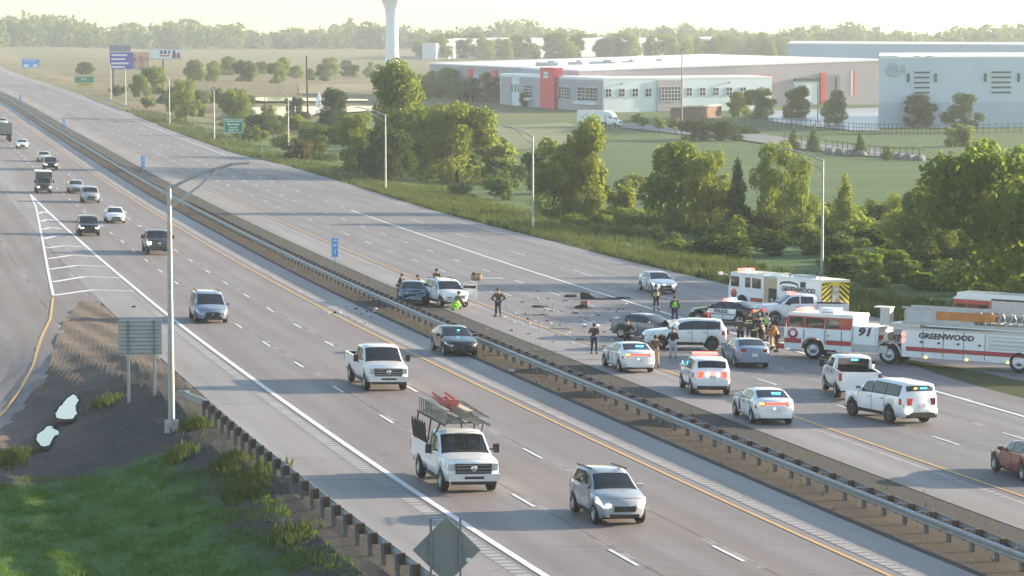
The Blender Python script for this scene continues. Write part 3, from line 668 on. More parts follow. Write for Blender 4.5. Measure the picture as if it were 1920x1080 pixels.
class Loft:
    """a vehicle shell: cross-sections along x; S(x, v) gives points on it for doors, glass and lamps"""
    def __init__(self, top, belt, width, inset, wheels, bottom, mid=0.62, arch=0.06, rw=0.34, tuck=0.9, nose=0.0, tail=0.0):
        self.nose, self.tail = nose, tail; self.wmax = max(p[1] for p in width)
        self.xs = sorted(set([p[0] for p in top] + [p[0] for p in belt] + [p[0] for p in width] +
                   [round(w + (rw + arch) * math.cos(math.radians(a)), 3) for w in wheels for a in range(0, 181, 22)] + [round(w + sgn * (rw + arch + 0.02), 3) for w in wheels for sgn in (-1, 1)]), reverse=True)
        lo, hi = min(p[0] for p in top), max(p[0] for p in top); self.xs = [x for x in self.xs if lo <= x <= hi]
        f = lambda T, x: float(np.interp(x, [p[0] for p in T[::-1]], [p[1] for p in T[::-1]]))
        self.rings = []
        for x in self.xs:
            zt, zs, w, ins = f(top, x), f(belt, x), f(width, x), f(inset, x); zb = f(bottom, x)
            for wx in wheels:
                d = abs(x - wx)
                if d <= rw + arch + 1e-6: zb = max(zb, rw + math.sqrt(max(0, (rw + arch) ** 2 - d * d)))
            zs = min(zs, zt - 0.035); zm = max(mid, zb + 0.03); zm = min(zm, zs - 0.03); zb = min(zb, zm - 0.02)
            wt = w * ins
            self.rings.append([(0, zb), (w * tuck, zb), (w, zm), (w * 0.965, zs), (wt, zt - 0.02), (wt * 0.6, zt + 0.022), (0, zt + 0.03)])
    def ring(self, x):
        X = self.xs
        x = min(max(x, X[-1]), X[0])
        for i in range(len(X) - 1):
            if X[i] >= x >= X[i + 1]:
                t = (X[i] - x) / max(1e-9, X[i] - X[i + 1]); return [(a[0] + (b[0] - a[0]) * t, a[1] + (b[1] - a[1]) * t) for a, b in zip(self.rings[i], self.rings[i + 1])]
        return self.rings[-1]
    def bend(self, x, y):
        """plan curve of nose and tail: corners swept back"""
        k = (y / self.wmax) ** 2; f = min(1, max(0, (x - (self.xs[0] - 1.1)) / 1.1)); r = min(1, max(0, ((self.xs[-1] + .9) - x) / .9))
        return x - self.nose * k * f + self.tail * k * r
    def S(self, x, v):
        r = self.ring(x); sg = 1
        if v > 6: v, sg = 12 - v, -1
        i = min(int(v), 5); t = v - i; a, b = r[i], r[i + 1]; y = sg * (a[0] + (b[0] - a[0]) * t)
        return Vector((self.bend(x, y), y, a[1] + (b[1] - a[1]) * t))
    def body(self):
        mb = MB(); n = 13; vs = []
        for x, r in zip(self.xs, self.rings):
            for k in range(n):
                p = r[k] if k <= 6 else (-r[12 - k][0], r[12 - k][1]); vs.append((self.bend(x, p[0]), p[0], p[1]))
        fs = [(i * n + k, (i + 1) * n + k, (i + 1) * n + (k + 1) % n, i * n + (k + 1) % n) for i in range(len(self.xs) - 1) for k in range(12)]
        mb.add(vs, fs, True)
        for x, r in ((self.xs[0], self.rings[0]), (self.xs[-1], self.rings[-1])):
            rows = [[(self.bend(x, r[i][0] * t), r[i][0] * t, r[i][1]) for t in np.linspace(-1, 1, 9)] for i in range(1, 6)] + [[(self.bend(x, r[5][0] * t), r[5][0] * t, r[5][1] + (r[6][1] - r[5][1]) * (1 - abs(t))) for t in np.linspace(-1, 1, 9)]]
            mb.add([p for q in rows for p in q], [(i * 9 + k, i * 9 + k + 1, (i + 1) * 9 + k + 1, (i + 1) * 9 + k) for i in range(5) for k in range(8)], True)
        return mb
    def patch(self, x0, x1, v0, v1, nx=3, nv=3, off=0.01, v2=None, v3=None):
        """a piece of the shell lifted off by off; v2, v3: v range at x1"""
        v2 = v0 if v2 is None else v2; v3 = v1 if v3 is None else v3
        P = [[self.S(x0 + (x1 - x0) * i / nx, (v0 + (v2 - v0) * i / nx) * (1 - k / nv) + (v1 + (v3 - v1) * i / nx) * k / nv) for k in range(nv + 1)] for i in range(nx + 1)]
        q = []
        for i in range(nx + 1):
            for k in range(nv + 1):
                a = P[min(i + 1, nx)][k] - P[max(i - 1, 0)][k]; b = P[i][min(k + 1, nv)] - P[i][max(k - 1, 0)]
                nn = a.cross(b)
                if nn.length < 1e-9: nn = Vector((0, 0, 1))
                nn.normalize()
                c = P[i][k]
                if nn.dot(Vector((0, c.y, c.z - 0.6))) < 0: nn = -nn
                q.append(c + nn * off)
        fs = [(i * (nv + 1) + k, i * (nv + 1) + k + 1, (i + 1) * (nv + 1) + k + 1, (i + 1) * (nv + 1) + k) for i in range(nx) for k in range(nv)]
        mb = MB(); mb.add(q, fs, True); return mb
    def pair(self, name, m, parent, x0, x1, v0, v1, **kw):
        out = []
        for s in (0, 1):
            a = dict(kw)
            if s:
                V = [12 - v1, 12 - v0]
                if 'v2' in a: a['v2'], a['v3'] = 12 - kw['v3'], 12 - kw['v2']
            else: V = [v0, v1]
            out.append(self.patch(x0, x1, V[0], V[1], **a).build(name, m, parent))
        return out
def car(name, kind, m, L=None, lights=None, wreck=0, crush=1.0, rim=None, disc=False, tail_on=False, roof_rack=False, plate=True, doors=True, heads=None, scale=1.0):
    """sedan, suv, hatch, van: nose towards +x"""
    K = {
     'sedan': dict(L=4.95, w=0.93, top=[(2.47, .6), (2.44, .70), (2.25, .80), (1.02, .985), (0.1, 1.40), (-0.5, 1.46), (-1.15, 1.42), (-1.95, 1.13), (-2.35, 1.1), (-2.46, 1.0), (-2.48, .8)],
            belt=[(2.47, .58), (2.2, .76), (1.0, .95), (-1.2, 1.0), (-1.95, 1.08), (-2.48, .78)], wb=(1.5, -1.5), r=.345, cowl=1.0, rf=.1, rr=-1.12, deck=-1.93, bp=-.32, cp=-1.3, zb=.2),
     'suv': dict(L=4.85, w=0.96, top=[(2.42, .66), (2.4, .86), (2.2, 1.0), (0.98, 1.14), (0.3, 1.64), (-0.4, 1.74), (-1.7, 1.72), (-2.05, 1.68), (-2.36, 1.2), (-2.42, 1.0), (-2.44, .8)],
            belt=[(2.42, .64), (2.2, .94), (1.0, 1.1), (-2.0, 1.16), (-2.36, 1.12), (-2.44, .78)], wb=(1.47, -1.47), r=.385, cowl=.98, rf=.3, rr=-2.05, deck=-2.35, bp=-.3, cp=-1.2, zb=.27),
     'small_suv': dict(L=4.28, w=0.89, top=[(2.13, .62), (2.1, .80), (1.9, .97), (0.92, 1.1), (0.2, 1.56), (-0.4, 1.64), (-1.5, 1.58), (-1.8, 1.52), (-2.08, 1.12), (-2.13, .95), (-2.15, .75)],
            belt=[(2.13, .6), (1.9, .92), (0.9, 1.05), (-1.7, 1.14), (-2.08, 1.05), (-2.15, .73)], wb=(1.3, -1.26), r=.345, cowl=.92, rf=.2, rr=-1.8, deck=-2.07, bp=-.28, cp=-1.1, zb=.23),
     'van': dict(L=5.05, w=0.98, top=[(2.52, .55), (2.5, .70), (2.3, .86), (1.45, 1.06), (0.45, 1.64), (-0.4, 1.74), (-1.9, 1.72), (-2.25, 1.66), (-2.48, 1.12), (-2.52, .9), (-2.54, .7)],
            belt=[(2.52, .53), (2.3, .82), (1.4, 1.0), (-2.2, 1.06), (-2.48, 1.0), (-2.54, .68)], wb=(1.55, -1.5), r=.345, cowl=1.43, rf=.45, rr=-2.25, deck=-2.47, bp=-.1, cp=-1.1, zb=.2),
     'big_suv': dict(L=5.35, w=1.02, top=[(2.68, .7), (2.66, .95), (2.5, 1.12), (1.2, 1.24), (0.55, 1.76), (-0.2, 1.88), (-2.0, 1.86), (-2.42, 1.82), (-2.62, 1.3), (-2.66, 1.05), (-2.68, .8)],
            belt=[(2.68, .68), (2.5, 1.06), (1.2, 1.18), (-2.4, 1.24), (-2.62, 1.2), (-2.68, .78)], wb=(1.6, -1.48), r=.41, cowl=1.2, rf=.55, rr=-2.42, deck=-2.61, bp=-.1, cp=-1.15, zb=.3)}[kind]
    top, w = K['top'], K['w']; n0, n1 = top[0][0], top[-1][0]
    width = [(n0, w * .74), (n0 - .07, w * .84), (n0 - .3, w * .96), (n0 - .8, w), (n1 + .7, w), (n1 + .25, w * .96), (n1 + .05, w * .9), (n1, w * .82)]
    boxy = kind in ('suv', 'big_suv', 'van')
    ri = .80 if boxy else .74
    inset = [(n0, .93), (K['cowl'], .9), (K['rf'], ri), (K['rr'], ri), (K['deck'], .88 if not boxy else .86), (n1, .9)]
    lf = Loft(top, K['belt'], width, inset, K['wb'], [(n0, .3), (n0 - .3, K['zb']), (n1 + .3, K['zb'] + .03), (n1, .36)], mid=K['zb'] + .42, rw=K['r'], nose=.34, tail=.2)
    root = empty(name, (0, 0, 0))
    body = lf.body()
    if wreck:
        rr_ = random.Random(wreck)
        for i, v in enumerate(body.v):
            k = max(0.0, (v[0] - (K['cowl'] - .1)) / (n0 - K['cowl']))
            if k > 0: body.v[i] = (v[0] - crush * k * (.55 + .25 * rr_.random()), v[1] + crush * (k * rr_.uniform(-.17, .17) + k * .12), v[2] + crush * k * rr_.uniform(-.1, .2))
    body.build('body', m, root)
    base = MB(); base.box((0, 0, K['zb'] + .06), (n0 - n1 - .5, w * 1.6, .1)); base.build('underbody', UNDER, root)
    c, f, r_, d = K['cowl'], K['rf'], K['rr'], K['deck']
    lf.patch(c - .1, f + .03, 4.18, 7.82, nx=3, nv=8, off=.008).build('windshield', GLASS, root)
    lf.patch(r_ - .03, d + .07, 4.25, 7.75, nx=2, nv=8, off=.008).build('rear_window', GLASS, root)
    lf.patch(c + .02, c - .11, 4.12, 7.88, nx=1, nv=8, off=.006).build('cowl', BLACKP, root)
    if not wreck: lf.patch(n0 - .16, c + .05, 4.06, 7.94, nx=4, nv=8, off=.013).build('hood', m, root)
    fx = c - .38 * (c - f); sw = [(fx, K['bp'] + .05), (K['bp'] - .05, K['cp'] + .04)]
    if kind in ('suv', 'van', 'big_suv'): sw.append((K['cp'] - .06, r_ + .1))
    elif kind == 'small_suv': sw.append((K['cp'] - .06, r_ + .25))
    for a, b in sw: lf.pair('window', GLASS, root, a, b, 3.14, 3.86, nx=4, nv=2, off=.008)
    lf.pair('pillar_trim', BLACKP, root, fx - .02, sw[-1][1] - .03, 3.06, 3.9, nx=8, nv=2, off=.004)
    if boxy or kind == 'small_suv': lf.pair('sill_trim', BLACKP, root, K['wb'][0] - K['r'] - .12, K['wb'][1] + K['r'] + .12, 1.02, 1.42, nx=4, nv=1, off=.016)
    if doors:
        for x in (c - .12, K['bp'], K['cp'] + .02): lf.pair('door_seam', UNDER, root, x + .012, x - .016, 1.35, 3.0, nx=1, nv=3, off=.015)
        for a, b in ((c - .13, K['bp'] - .0), (K['bp'] - .025, K['cp'] + .03)):
            for dd, sg in zip(lf.pair('door', m, root, a, b, 1.25, 2.97, nx=5, nv=3, off=.012), (1, -1)):
                p = lf.S(b + .17, 2.72 if sg > 0 else 12 - 2.72); h = MB(); h.box((p.x, p.y + sg * .03, p.z), (.19, .035, .03)); h.build('handle', m if m is not WHITE else BLACKP, dd)
    for x in K['wb']:
        for s in (-1, 1): wheel(root, x, s * (w - .125), K['r'], .24, rim, disc)
    zn = top[1][1]; wn_ = w * .8
    gz = .5 * (zn + .28) + .06
    if not wreck:
        g = MB(); g.box((n0 - .03, 0, gz), (.08, wn_ * 1.05, .26 if boxy else .18)); g.build('grille', BLACKP, root)
        b2 = MB(); b2.box((n0 - .1, 0, .36), (.22, wn_ * 1.4, .12)); b2.build('lower_grille', BLACKP, root)
        if plate and heads is None:
            e = MB(); e.box((n0 + .022, 0, gz + .02), (.02, .16, .06)); e.build('emblem', CHROME, root)
    lf.pair('headlight', heads or LENS, root, n0 - .02, n0 - .42, 2.35, 3.0, nx=3, nv=2, off=.012)
    for s in (-1, 1):
        if not wreck:
            hb = MB(); hb.box((lf.bend(n0, wn_ * .74) - .012, s * wn_ * .74, zn - .1), (.08, .24, .11), Matrix.Rotation(-s * .35, 3, 'Z')); hb.build('headlight', heads or LENS, root)
        tb = MB(); tb.box((lf.bend(n1, w * .58) + .02, s * w * .58, top[-2][1] - .04 if kind == 'sedan' else top[-2][1] + .02), (.08, .36 if kind == 'sedan' else .26, .15 if kind == 'sedan' else .3), Matrix.Rotation(s * .2, 3, 'Z')); tb.build('taillight', TAIL_ON if tail_on else TAIL, root)
        mp = lf.S(c - .42, 3.1 if s > 0 else 8.9); mm = MB(); mm.box((mp.x, mp.y + s * .13, mp.z + .06), (.12, .22, .15)); mm.build('mirror', m, root)
    lf.pair('taillight', TAIL, root, n1 + .02, n1 + .32, 2.4, 2.95, nx=2, nv=2, off=.012)
    rb = MB(); rb.box((n1 + .08, 0, .42), (.2, w * 1.5, .14)); rb.build('rear_bumper', BLACKP if boxy else m, root)
    pl = MB(); pl.box((n1 - .01, 0, .72 if kind == 'sedan' else .9), (.02, .32, .16)); pl.build('licence_plate', PLATE, root)
    if roof_rack:
        for s in (-1, 1):
            q = MB(); q.bar((.1, s * w * ri * .93, top[5][1] + .06), (r_ + .15, s * w * ri * .93, top[6][1] + .05), .04, .05); q.build('roof_rail', BLACKP, root)
    root['_n0'], root['_n1'], root['_h'], root['_w'] = n0, n1, max(p[1] for p in top), w
    return root, lf
def pickup(name, m, L=6.2, crew=True, heavy=True, heads=None, chrome=True, lift=0.0):
    n0, n1 = L / 2, -L / 2; w = 1.02; r = .42 if heavy else .4
    cab_end = n0 - (3.75 if crew else 3.3); cowl = n0 - 1.35; fx, bx = n0 - .98, n1 + 1.25
    H = 2.0 if heavy else 1.93
    top = [(n0, .75), (n0 - .03, 1.08), (n0 - .15, 1.2), (cowl, 1.32), (cowl - .75, H - .06), (cowl - 1.3, H), (cab_end + .12, H - .02), (cab_end, H - .1)]
    belt = [(n0, .73), (n0 - .15, 1.14), (cowl, 1.26), (cab_end, 1.32)]
    width = [(n0, w * .86), (n0 - .12, w * .96), (n0 - .5, w), (cab_end, w)]
    inset = [(n0, .93), (cowl, .92), (cowl - .75, .82), (cab_end, .82)]
    lf = Loft(top, belt, width, inset, (fx,), [(n0, .48), (n0 - .3, .42), (cab_end, .42)], mid=.8, rw=r, arch=.09, nose=.2)
    root = empty(name, (0, 0, 0)); lf.body().build('body', m, root)
    bf = Loft([(cab_end - .04, .98), (n1 + .02, .98)], [(cab_end - .04, .94), (n1 + .02, .94)], [(cab_end - .04, w), (n1 + .02, w)], [(cab_end, .97), (n1, .97)], (bx,), [(cab_end, .46), (n1, .5)], mid=.82, rw=r, arch=.09)
    bf.body().build('bed_floor', m, root)
    for s in (-1, 1):
        b = MB(); b.box(((cab_end + n1) / 2 - .01, s * (w - .055), 1.17), (cab_end - n1 - .06, .1, .42)); b.build('bed_side', m, root)
    tg = MB(); tg.box((n1 + .03, 0, 1.1), (.07, 2 * w - .24, .56)); tg.box((n1 - .012, 0, 1.25), (.02, .3, .07)); tg.build('tailgate', m, root)
    bl = MB(); bm_, bw_ = (cab_end + n1) / 2, cab_end - n1 - .16
    bl.box((bm_, 0, 1.03), (bw_, 2 * w - .26, .03)); bl.box((cab_end - .06, 0, 1.19), (.03, 2 * w - .26, .34)); bl.box((n1 + .085, 0, 1.19), (.03, 2 * w - .28, .34))
    for s in (-1, 1): bl.box((bm_, s * (w - .125), 1.19), (bw_, .03, .34))
    bl.build('bed_liner', UNDER, root)
    ch = MB(); ch.box((0, 0, .46), (L - .9, 1.3, .16)); ch.build('chassis', UNDER, root)
    fb = MB(); fb.box((n0 + .05, 0, .62), (.16, w * 1.86, .26)); fb.build('front_bumper', BUMPER if chrome else m, root)
    lv = MB(); lv.box((n0 + .03, 0, .44), (.16, w * 1.6, .14)); lv.box((n0 + .134, 0, .62), (.01, w * .7, .09)); lv.build('air_dam', BLACKP, root)
    lf.patch(n0 - .2, cowl + .04, 4.08, 7.92, nx=3, nv=8, off=.014).build('hood', m, root); lf.patch(cowl + .02, cowl - .1, 4.12, 7.88, nx=1, nv=8, off=.007).build('cowl', BLACKP, root)
    rb = MB(); rb.box((n1 - .08, 0, .6), (.18, w * 1.85, .2)); rb.build('rear_bumper', CHROME if chrome else m, root)
    g = MB(); g.box((n0 - .03, 0, .93), (.13, w * 1.28, .36)); gg = g.build('grille', BLACKP, root)
    for z in (.82, .94, 1.06):
        q = MB(); q.box((n0 + .045, 0, z), (.02, w * 1.26, .03)); q.build('grille_bar', CHROME, gg)
    e = MB(); e.lathe([(0.0, .075), (.1, .07), (.12, .04)], 14, 'x', (n0, 0, .95)); e.build('emblem', CHROME, gg)
    lf.patch(cowl - .1, cowl - .72, 4.16, 7.84, nx=3, nv=8, off=.008).build('windshield', GLASS, root)
    rw = MB(); rw.box((cab_end - .006, 0, 1.6), (.02, 1.5, .5)); rw.build('rear_window', GLASS, root)
    bp = cowl - 1.3
    for a, b in ((cowl - .32, bp + .04), (bp - .05, cab_end + .22)):
        lf.pair('window', GLASS, root, a, b, 3.12, 3.86, nx=4, nv=2, off=.008)
    for a, b in ((cowl - .05, bp), (bp - .025, cab_end + .1)):
        for dd, sg in zip(lf.pair('door', m, root, a, b, 1.2, 2.97, nx=4, nv=3, off=.012), (1, -1)):
            h = MB(); h.box((b + .16, sg * (w + .02), 1.18), (.2, .035, .04)); h.build('handle', BLACKP, dd)
    for x in (fx, bx):
        for s in (-1, 1): wheel(root, x, s * (w - .14), r, .27)
    for s in (-1, 1):
        h = MB(); h.box((lf.bend(n0, w * .77) + .0, s * w * .77, .98), (.1, .25, .26), Matrix.Rotation(-s * .22, 3, 'Z')); h.build('headlight', heads or LENS, root)
        t = MB(); t.box((n1 + .0, s * (w - .07), 1.13), (.06, .15, .36)); t.build('taillight', TAIL, root)
        mm = MB(); mm.box((cowl - .5, s * (w + .24), 1.43), (.12, .22, .32)); mm.bar((cowl - .5, s * w * .93, 1.38), (cowl - .5, s * (w + .2), 1.4), .05); mm.build('mirror', BLACKP, root)
        st = MB(); st.box(((fx + cab_end) / 2 - .2, s * (w - .04), .42), (1.9, .16, .05)); st.build('running_board', BLACKP, root)
    lf.pair('headlight', heads or LENS, root, n0 - .02, n0 - .3, 2.3, 3.0, nx=2, nv=2, off=.012)
    pl = MB(); pl.box((n1 - .175, 0, .64), (.02, .3, .15)); pl.build('licence_plate', PLATE, root)
    root['_n0'], root['_n1'], root['_h'], root['_w'] = n0, n1, H, w
    return root, lf
def place(root, px, py, end, deg, label, cat, group=None):
    """stand a vehicle by the pixel of the middle of its nose (end 'f') or tail ('r') on the ground; deg: turn from the road's direction towards the camera"""
    p = at(px, py); s, _ = so(p[0], p[1]); ps = head(s)
    ang = math.atan2(-math.cos(ps), math.sin(ps)) + math.radians(deg)
    d = (root['_n0'] - .85 if end == 'f' else root['_n1'] + .85) if end in 'fr' else 0.0      # the pixel is where the nearer tyres stand
    x, y = p[0] - math.cos(ang) * d, p[1] - math.sin(ang) * d
    put(root, (x, y, ground(x, y) + 0.04), ang)
    for k in ('_n0', '_n1', '_h', '_w'): del root[k]
    tag(root, label, cat, group); return root
def lamp(root, name, m, c, d):
    q = MB(); q.box(c, d); return q.build(name, m, root)
def badge(lf, root, x, side=1):
    """dark state emblem on a white door"""
    p = lf.S(x, 2.2 if side > 0 else 9.8); y = p.y + side * .022
    q = MB(); q.slab([(x - .17, p.z - .28), (x + .1, p.z - .3), (x + .16, p.z - .05), (x + .03, p.z + .06), (x - .02, p.z + .3), (x - .1, p.z + .12)], 'y', y - .004, y + .004)
    return q.build('door_emblem', BLACKP, root)
G_NEAR = 'vehicles driving towards the camera on the near carriageway'; G_POL = 'emergency vehicles standing at the crash'
v, lf = car('compact_suv', 'small_suv', SILVER, roof_rack=True, heads=HEAD_ON); place(v, 1158, 983, 'f', 0, 'silver compact suv with lit headlamps, nearest vehicle in the picture', 'car', G_NEAR)
# ladder truck
v, lf = pickup('pickup_truck', WHITE, 5.9, crew=False, heavy=True)
LADM = mat('weathered_aluminium_ladder', (0.3, 0.29, 0.26), 0.5, 0.25, 6, metal=0.5); RACK = mat('black_steel_rack', (0.02, 0.02, 0.022), 0.5, 0.15, 5); FIBRE = mat('faded_red_fibreglass', (0.42, 0.1, 0.09), 0.55, 0.2, 6); WOODL = mat('pale_plank', (0.5, 0.42, 0.3), 0.7, 0.2, 6)
rk = MB()
for x in (.95, -.6, -2.75):
    for s in (-1, 1): rk.bar((x if x < .5 else -.35, s * .93, 1.3), (x, s * .8, 2.34), .05)
    rk.bar((x, -.85, 2.34), (x, .85, 2.34), .05)
for s in (-1, 1): rk.bar((1.75, s * .82, 2.34), (-2.8, s * .82, 2.34), .05)
rk.build('ladder_rack', RACK, v)
place(v, 877, 923, 'f', 0, 'white work pickup carrying stacked ladders on a roof rack', 'pickup truck', G_NEAR)
def ladder(parent_v, x0, x1, y, z, w, label, m, name='ladder', tilt=0.0):
    r = empty(name, (0, 0, 0))
    for s in (-1, 1):
        a = MB(); a.bar((x0, y + s * w / 2, z), (x1, y + s * w / 2, z + tilt), .035, .09); a.build('rail', m, r)
    n = int(abs(x1 - x0) / .31)
    for i in range(1, n):
        a = MB(); f = i / n; a.bar((x0 + (x1 - x0) * f, y - w / 2, z + tilt * f), (x0 + (x1 - x0) * f, y + w / 2, z + tilt * f), .035); a.build('rung', m, r)
    r.matrix_world = parent_v.matrix_world.copy(); return tag(r, label, 'ladder', 'ladders carried on the work pickup')
l1 = ladder(v, 2.0, -2.9, 0, 0, .5, 'long grey ladder standing on edge along the passenger side of the rack', LADM); l1.matrix_world = v.matrix_world @ Matrix.Translation((0, -.8, 2.66)) @ Matrix.Rotation(math.pi / 2, 4, 'X')
ladder(v, 2.3, -2.7, .5, 2.43, .46, 'long grey ladder lying in the middle of the rack', LADM)
ladder(v, 1.9, -2.6, -.3, 2.43, .44, 'grey ladder lying flat beside the upright one on the rack', LADM)
ladder(v, 1.7, -2.5, .15, 2.58, .46, 'upper grey ladder stacked on top of the other ladders', LADM, tilt=.1); ladder(v, 2.5, -1.8, .42, 2.72, .4, 'grey ladder slanting out over the driver side of the cab', LADM, tilt=.12)
l2 = ladder(v, 1.5, -2.6, 0, 0, .42, 'second grey ladder standing on edge inside the upright one', LADM); l2.matrix_world = v.matrix_world @ Matrix.Translation((0, -.62, 2.64)) @ Matrix.Rotation(math.pi / 2, 4, 'X')
def loose(v, name, build, m, label, cat, grp=None):
    q = MB(); build(q); o = q.build(name, m); o.matrix_world = v.matrix_world.copy(); return tag(o, label, cat, grp)
loose(v, 'stepladder', lambda q: ([q.bar((.15, y_, 2.86 + dz_), (-2.0, y_ * 1.05, 2.96 + dz_), .04, .1) for y_ in (-.42, .04) for dz_ in (0, .16)], [q.bar((.05 - .3 * k_, -.42, 2.88 + .014 * k_), (.05 - .3 * k_, .04, 2.88 + .014 * k_), .09, .04) for k_ in range(7)], q.box((.12, -.2, 3.0), (.12, .5, .2)), q.bar((-.5, -.2, 2.6), (-.5, -.2, 2.9), .2)), FIBRE, 'folded red stepladder lying on top of the ladder stack', 'stepladder')
loose(v, 'plank', lambda q: q.box((.2, .1, 2.85), (3.1, .26, .05)), WOODL, 'pale plank lying between the ladders on the rack', 'plank')
loose(v, 'ladder_jack', lambda q: ([q.tube([(-2.95 + .4 * k, -.9, 1.36), (-2.98 + .4 * k, -.98, 1.95), (-2.9 + .4 * k, -.98, 2.12), (-2.78 + .4 * k, -.98, 1.95), (-2.75 + .4 * k, -.9, 1.4)], .035, 6) for k in range(6)], q.bar((-3.0, -.96, 1.9), (-.7, -.96, 1.85), .05), q.bar((-3.0, -.9, 1.5), (-.7, -.9, 1.5), .05)), RACK, 'row of black ladder jacks hooked along the bed side', 'equipment')
v, lf = pickup('pickup_truck', WHITE, 6.35, crew=True, heavy=True); place(v, 722, 733, 'f', 0, 'clean white crew cab pickup with large dark grille in the middle lane', 'pickup truck', G_NEAR)
v, lf = car('sedan', 'sedan', BLACK_P, heads=None, disc=False); lamp(v, 'windshield_light', BLUE_ON, (.55, .12, 1.3), (.05, .14, .05)); badge_o = None
place(v, 862, 668, 'f', 0, 'black unmarked police sedan with blue windshield light on the inner shoulder', 'police car')
v, lf = car('minivan', 'van', BLUEGREY, roof_rack=True); place(v, 396, 606, 'f', 0, 'blue grey minivan beside the near light pole', 'minivan', G_NEAR)
v, lf = pickup('pickup_truck', GUN, 5.9, crew=True, heavy=False, heads=HEAD_ON, chrome=False); place(v, 297, 478, 'f', 0, 'dark grey pickup half behind the light pole with lit headlamps', 'pickup truck', G_NEAR)
v, lf = car('suv', 'suv', BLACK_P, heads=HEAD_ON); place(v, 167, 443, 'f', 0, 'black suv with bright headlamps in the outer lane beside the gore', 'car', G_NEAR)
v, lf = car('sedan', 'sedan', WHITE); place(v, 217, 419, 'f', 0, 'white sedan with dark hood panel in the middle lane', 'car', G_NEAR)
hp = lf.patch(2.15, 1.1, 4.3, 7.7, nx=3, nv=4, off=.012).build('hood_panel', GUN, v)
v, lf = car('suv', 'suv', SILVER); place(v, 170, 381, 'f', 0, 'silver suv behind the white sedan, overlapping a smaller car', 'car', G_NEAR)
v, lf = car('sedan', 'sedan', SILVER, doors=False); place(v, 143, 363, 'f', 0, 'silver sedan just left of the silver suv', 'car', G_NEAR)
v, lf = car('suv', 'suv', BLACK_P, heads=HEAD_ON, doors=False); place(v, 95, 319, 'f', 0, 'dark suv with bright lamps in front of a pale car', 'car', G_NEAR)
v, lf = car('sedan', 'sedan', CREAM, doors=False); place(v, 83, 304, 'f', 0, 'pale sedan partly hidden behind the dark suv', 'car', G_NEAR)
v, lf = car('sedan', 'sedan', WHITE, heads=HEAD_ON, doors=False); place(v, 42, 279, 'f', 0, 'white sedan ahead of the flatbed truck at the left edge', 'car', G_NEAR)
v, lf = car('sedan', 'sedan', CREAM, heads=HEAD_ON, doors=False); place(v, 5, 236, 'f', 0, 'pale car cut by the left edge above the flatbed truck', 'car', G_NEAR)
# box truck
def box_truck():
    r = empty('box_truck', (0, 0, 0)); n0, n1 = 3.5, -3.5
    cab = Loft([(n0, .9), (n0 - .05, 1.25), (n0 - .5, 1.4), (n0 - .8, 1.55), (n0 - 1.2, 2.3), (n0 - 1.9, 2.4)], [(n0, .88), (n0 - .5, 1.3), (n0 - 1.9, 1.5)], [(n0, .95), (n0 - .2, 1.1), (n0 - 1.9, 1.1)], [(n0, .95), (n0 - 1.2, .88), (n0 - 1.9, .88)], (n0 - .9,), [(n0, .45), (n0 - 1.9, .5)], mid=.9, rw=.45, arch=.08)
    cab.body().build('cab', GUN, r); cab.patch(n0 - .8, n0 - 1.18, 4.15, 7.85, nx=2, nv=6, off=.01).build('windshield', GLASS, r)
    q = MB(); q.box((-.9, 0, 1.95), (5.1, 2.35, 2.35)); q.build('cargo_box', GUN, r)
    q = MB(); q.box((-.9, 0, 3.16), (5.2, 2.42, .12)); q.build('roof', WHITE, r)
    q = MB(); q.box((0, 0, .6), (6.4, 1.0, .2)); q.build('chassis', UNDER, r)
    q = MB(); q.box((n0 + .02, 0, 1.05), (.04, 1.3, .35)); q.build('grille', BLACKP, r)
    for s in (-1, 1):
        q = MB(); q.box((n0 + .02, s * .86, .98), (.06, .34, .22)); q.build('headlight', HEAD_ON, r)
        wheel(r, n0 - .9, s * .95, .45, .28); wheel(r, n1 + 1.3, s * .95, .45, .4)
        q = MB(); q.box((n0 - .9, s * 1.35, 1.75), (.1, .22, .4)); q.build('mirror', BLACKP, r)
    r['_n0'], r['_n1'], r['_h'], r['_w'] = n0, n1, 3.2, 1.1; return r
bt = box_truck(); place(bt, 83, 364, 'f', 0, 'dark box truck with white roof in the outer lane', 'truck', G_NEAR); bt.scale = (.8, .8, .8)
def flatbed():
    r = empty('flatbed_truck', (0, 0, 0))
    q = MB(); q.box((0, 0, 1.2), (12, 2.5, .25)); q.build('deck', UNDER, r)
    q = MB(); q.box((5.6, 0, 2.2), (.2, 2.5, 2.2)); q.build('headboard', mat('grey_trailer_side', (.2, .21, .22), .6), r)
    for i in range(7):
        for s in (-1, 1):
            q = MB(); q.box((-5 + i * 1.6, s * 1.2, 1.9), (.12, .08, 1.3)); q.build('stake', MATS['grey_trailer_side'], r)
    for s in (-1, 1):
        for z in (1.55, 2.0, 2.45):
            q = MB(); q.box((0, s * 1.24, z), (11.4, .05, .3)); q.build('side_rail', MATS['grey_trailer_side'], r)
        for x in (-4.6, -3.4, 4.2): wheel(r, x, s * 1.0, .5, .5)
    r['_n0'], r['_n1'], r['_h'], r['_w'] = 6.0, -6.0, 3, 1.25; return r
place(flatbed(), 8, 266, 'f', 0, 'grey stake sided trailer cut by the left edge', 'truck')
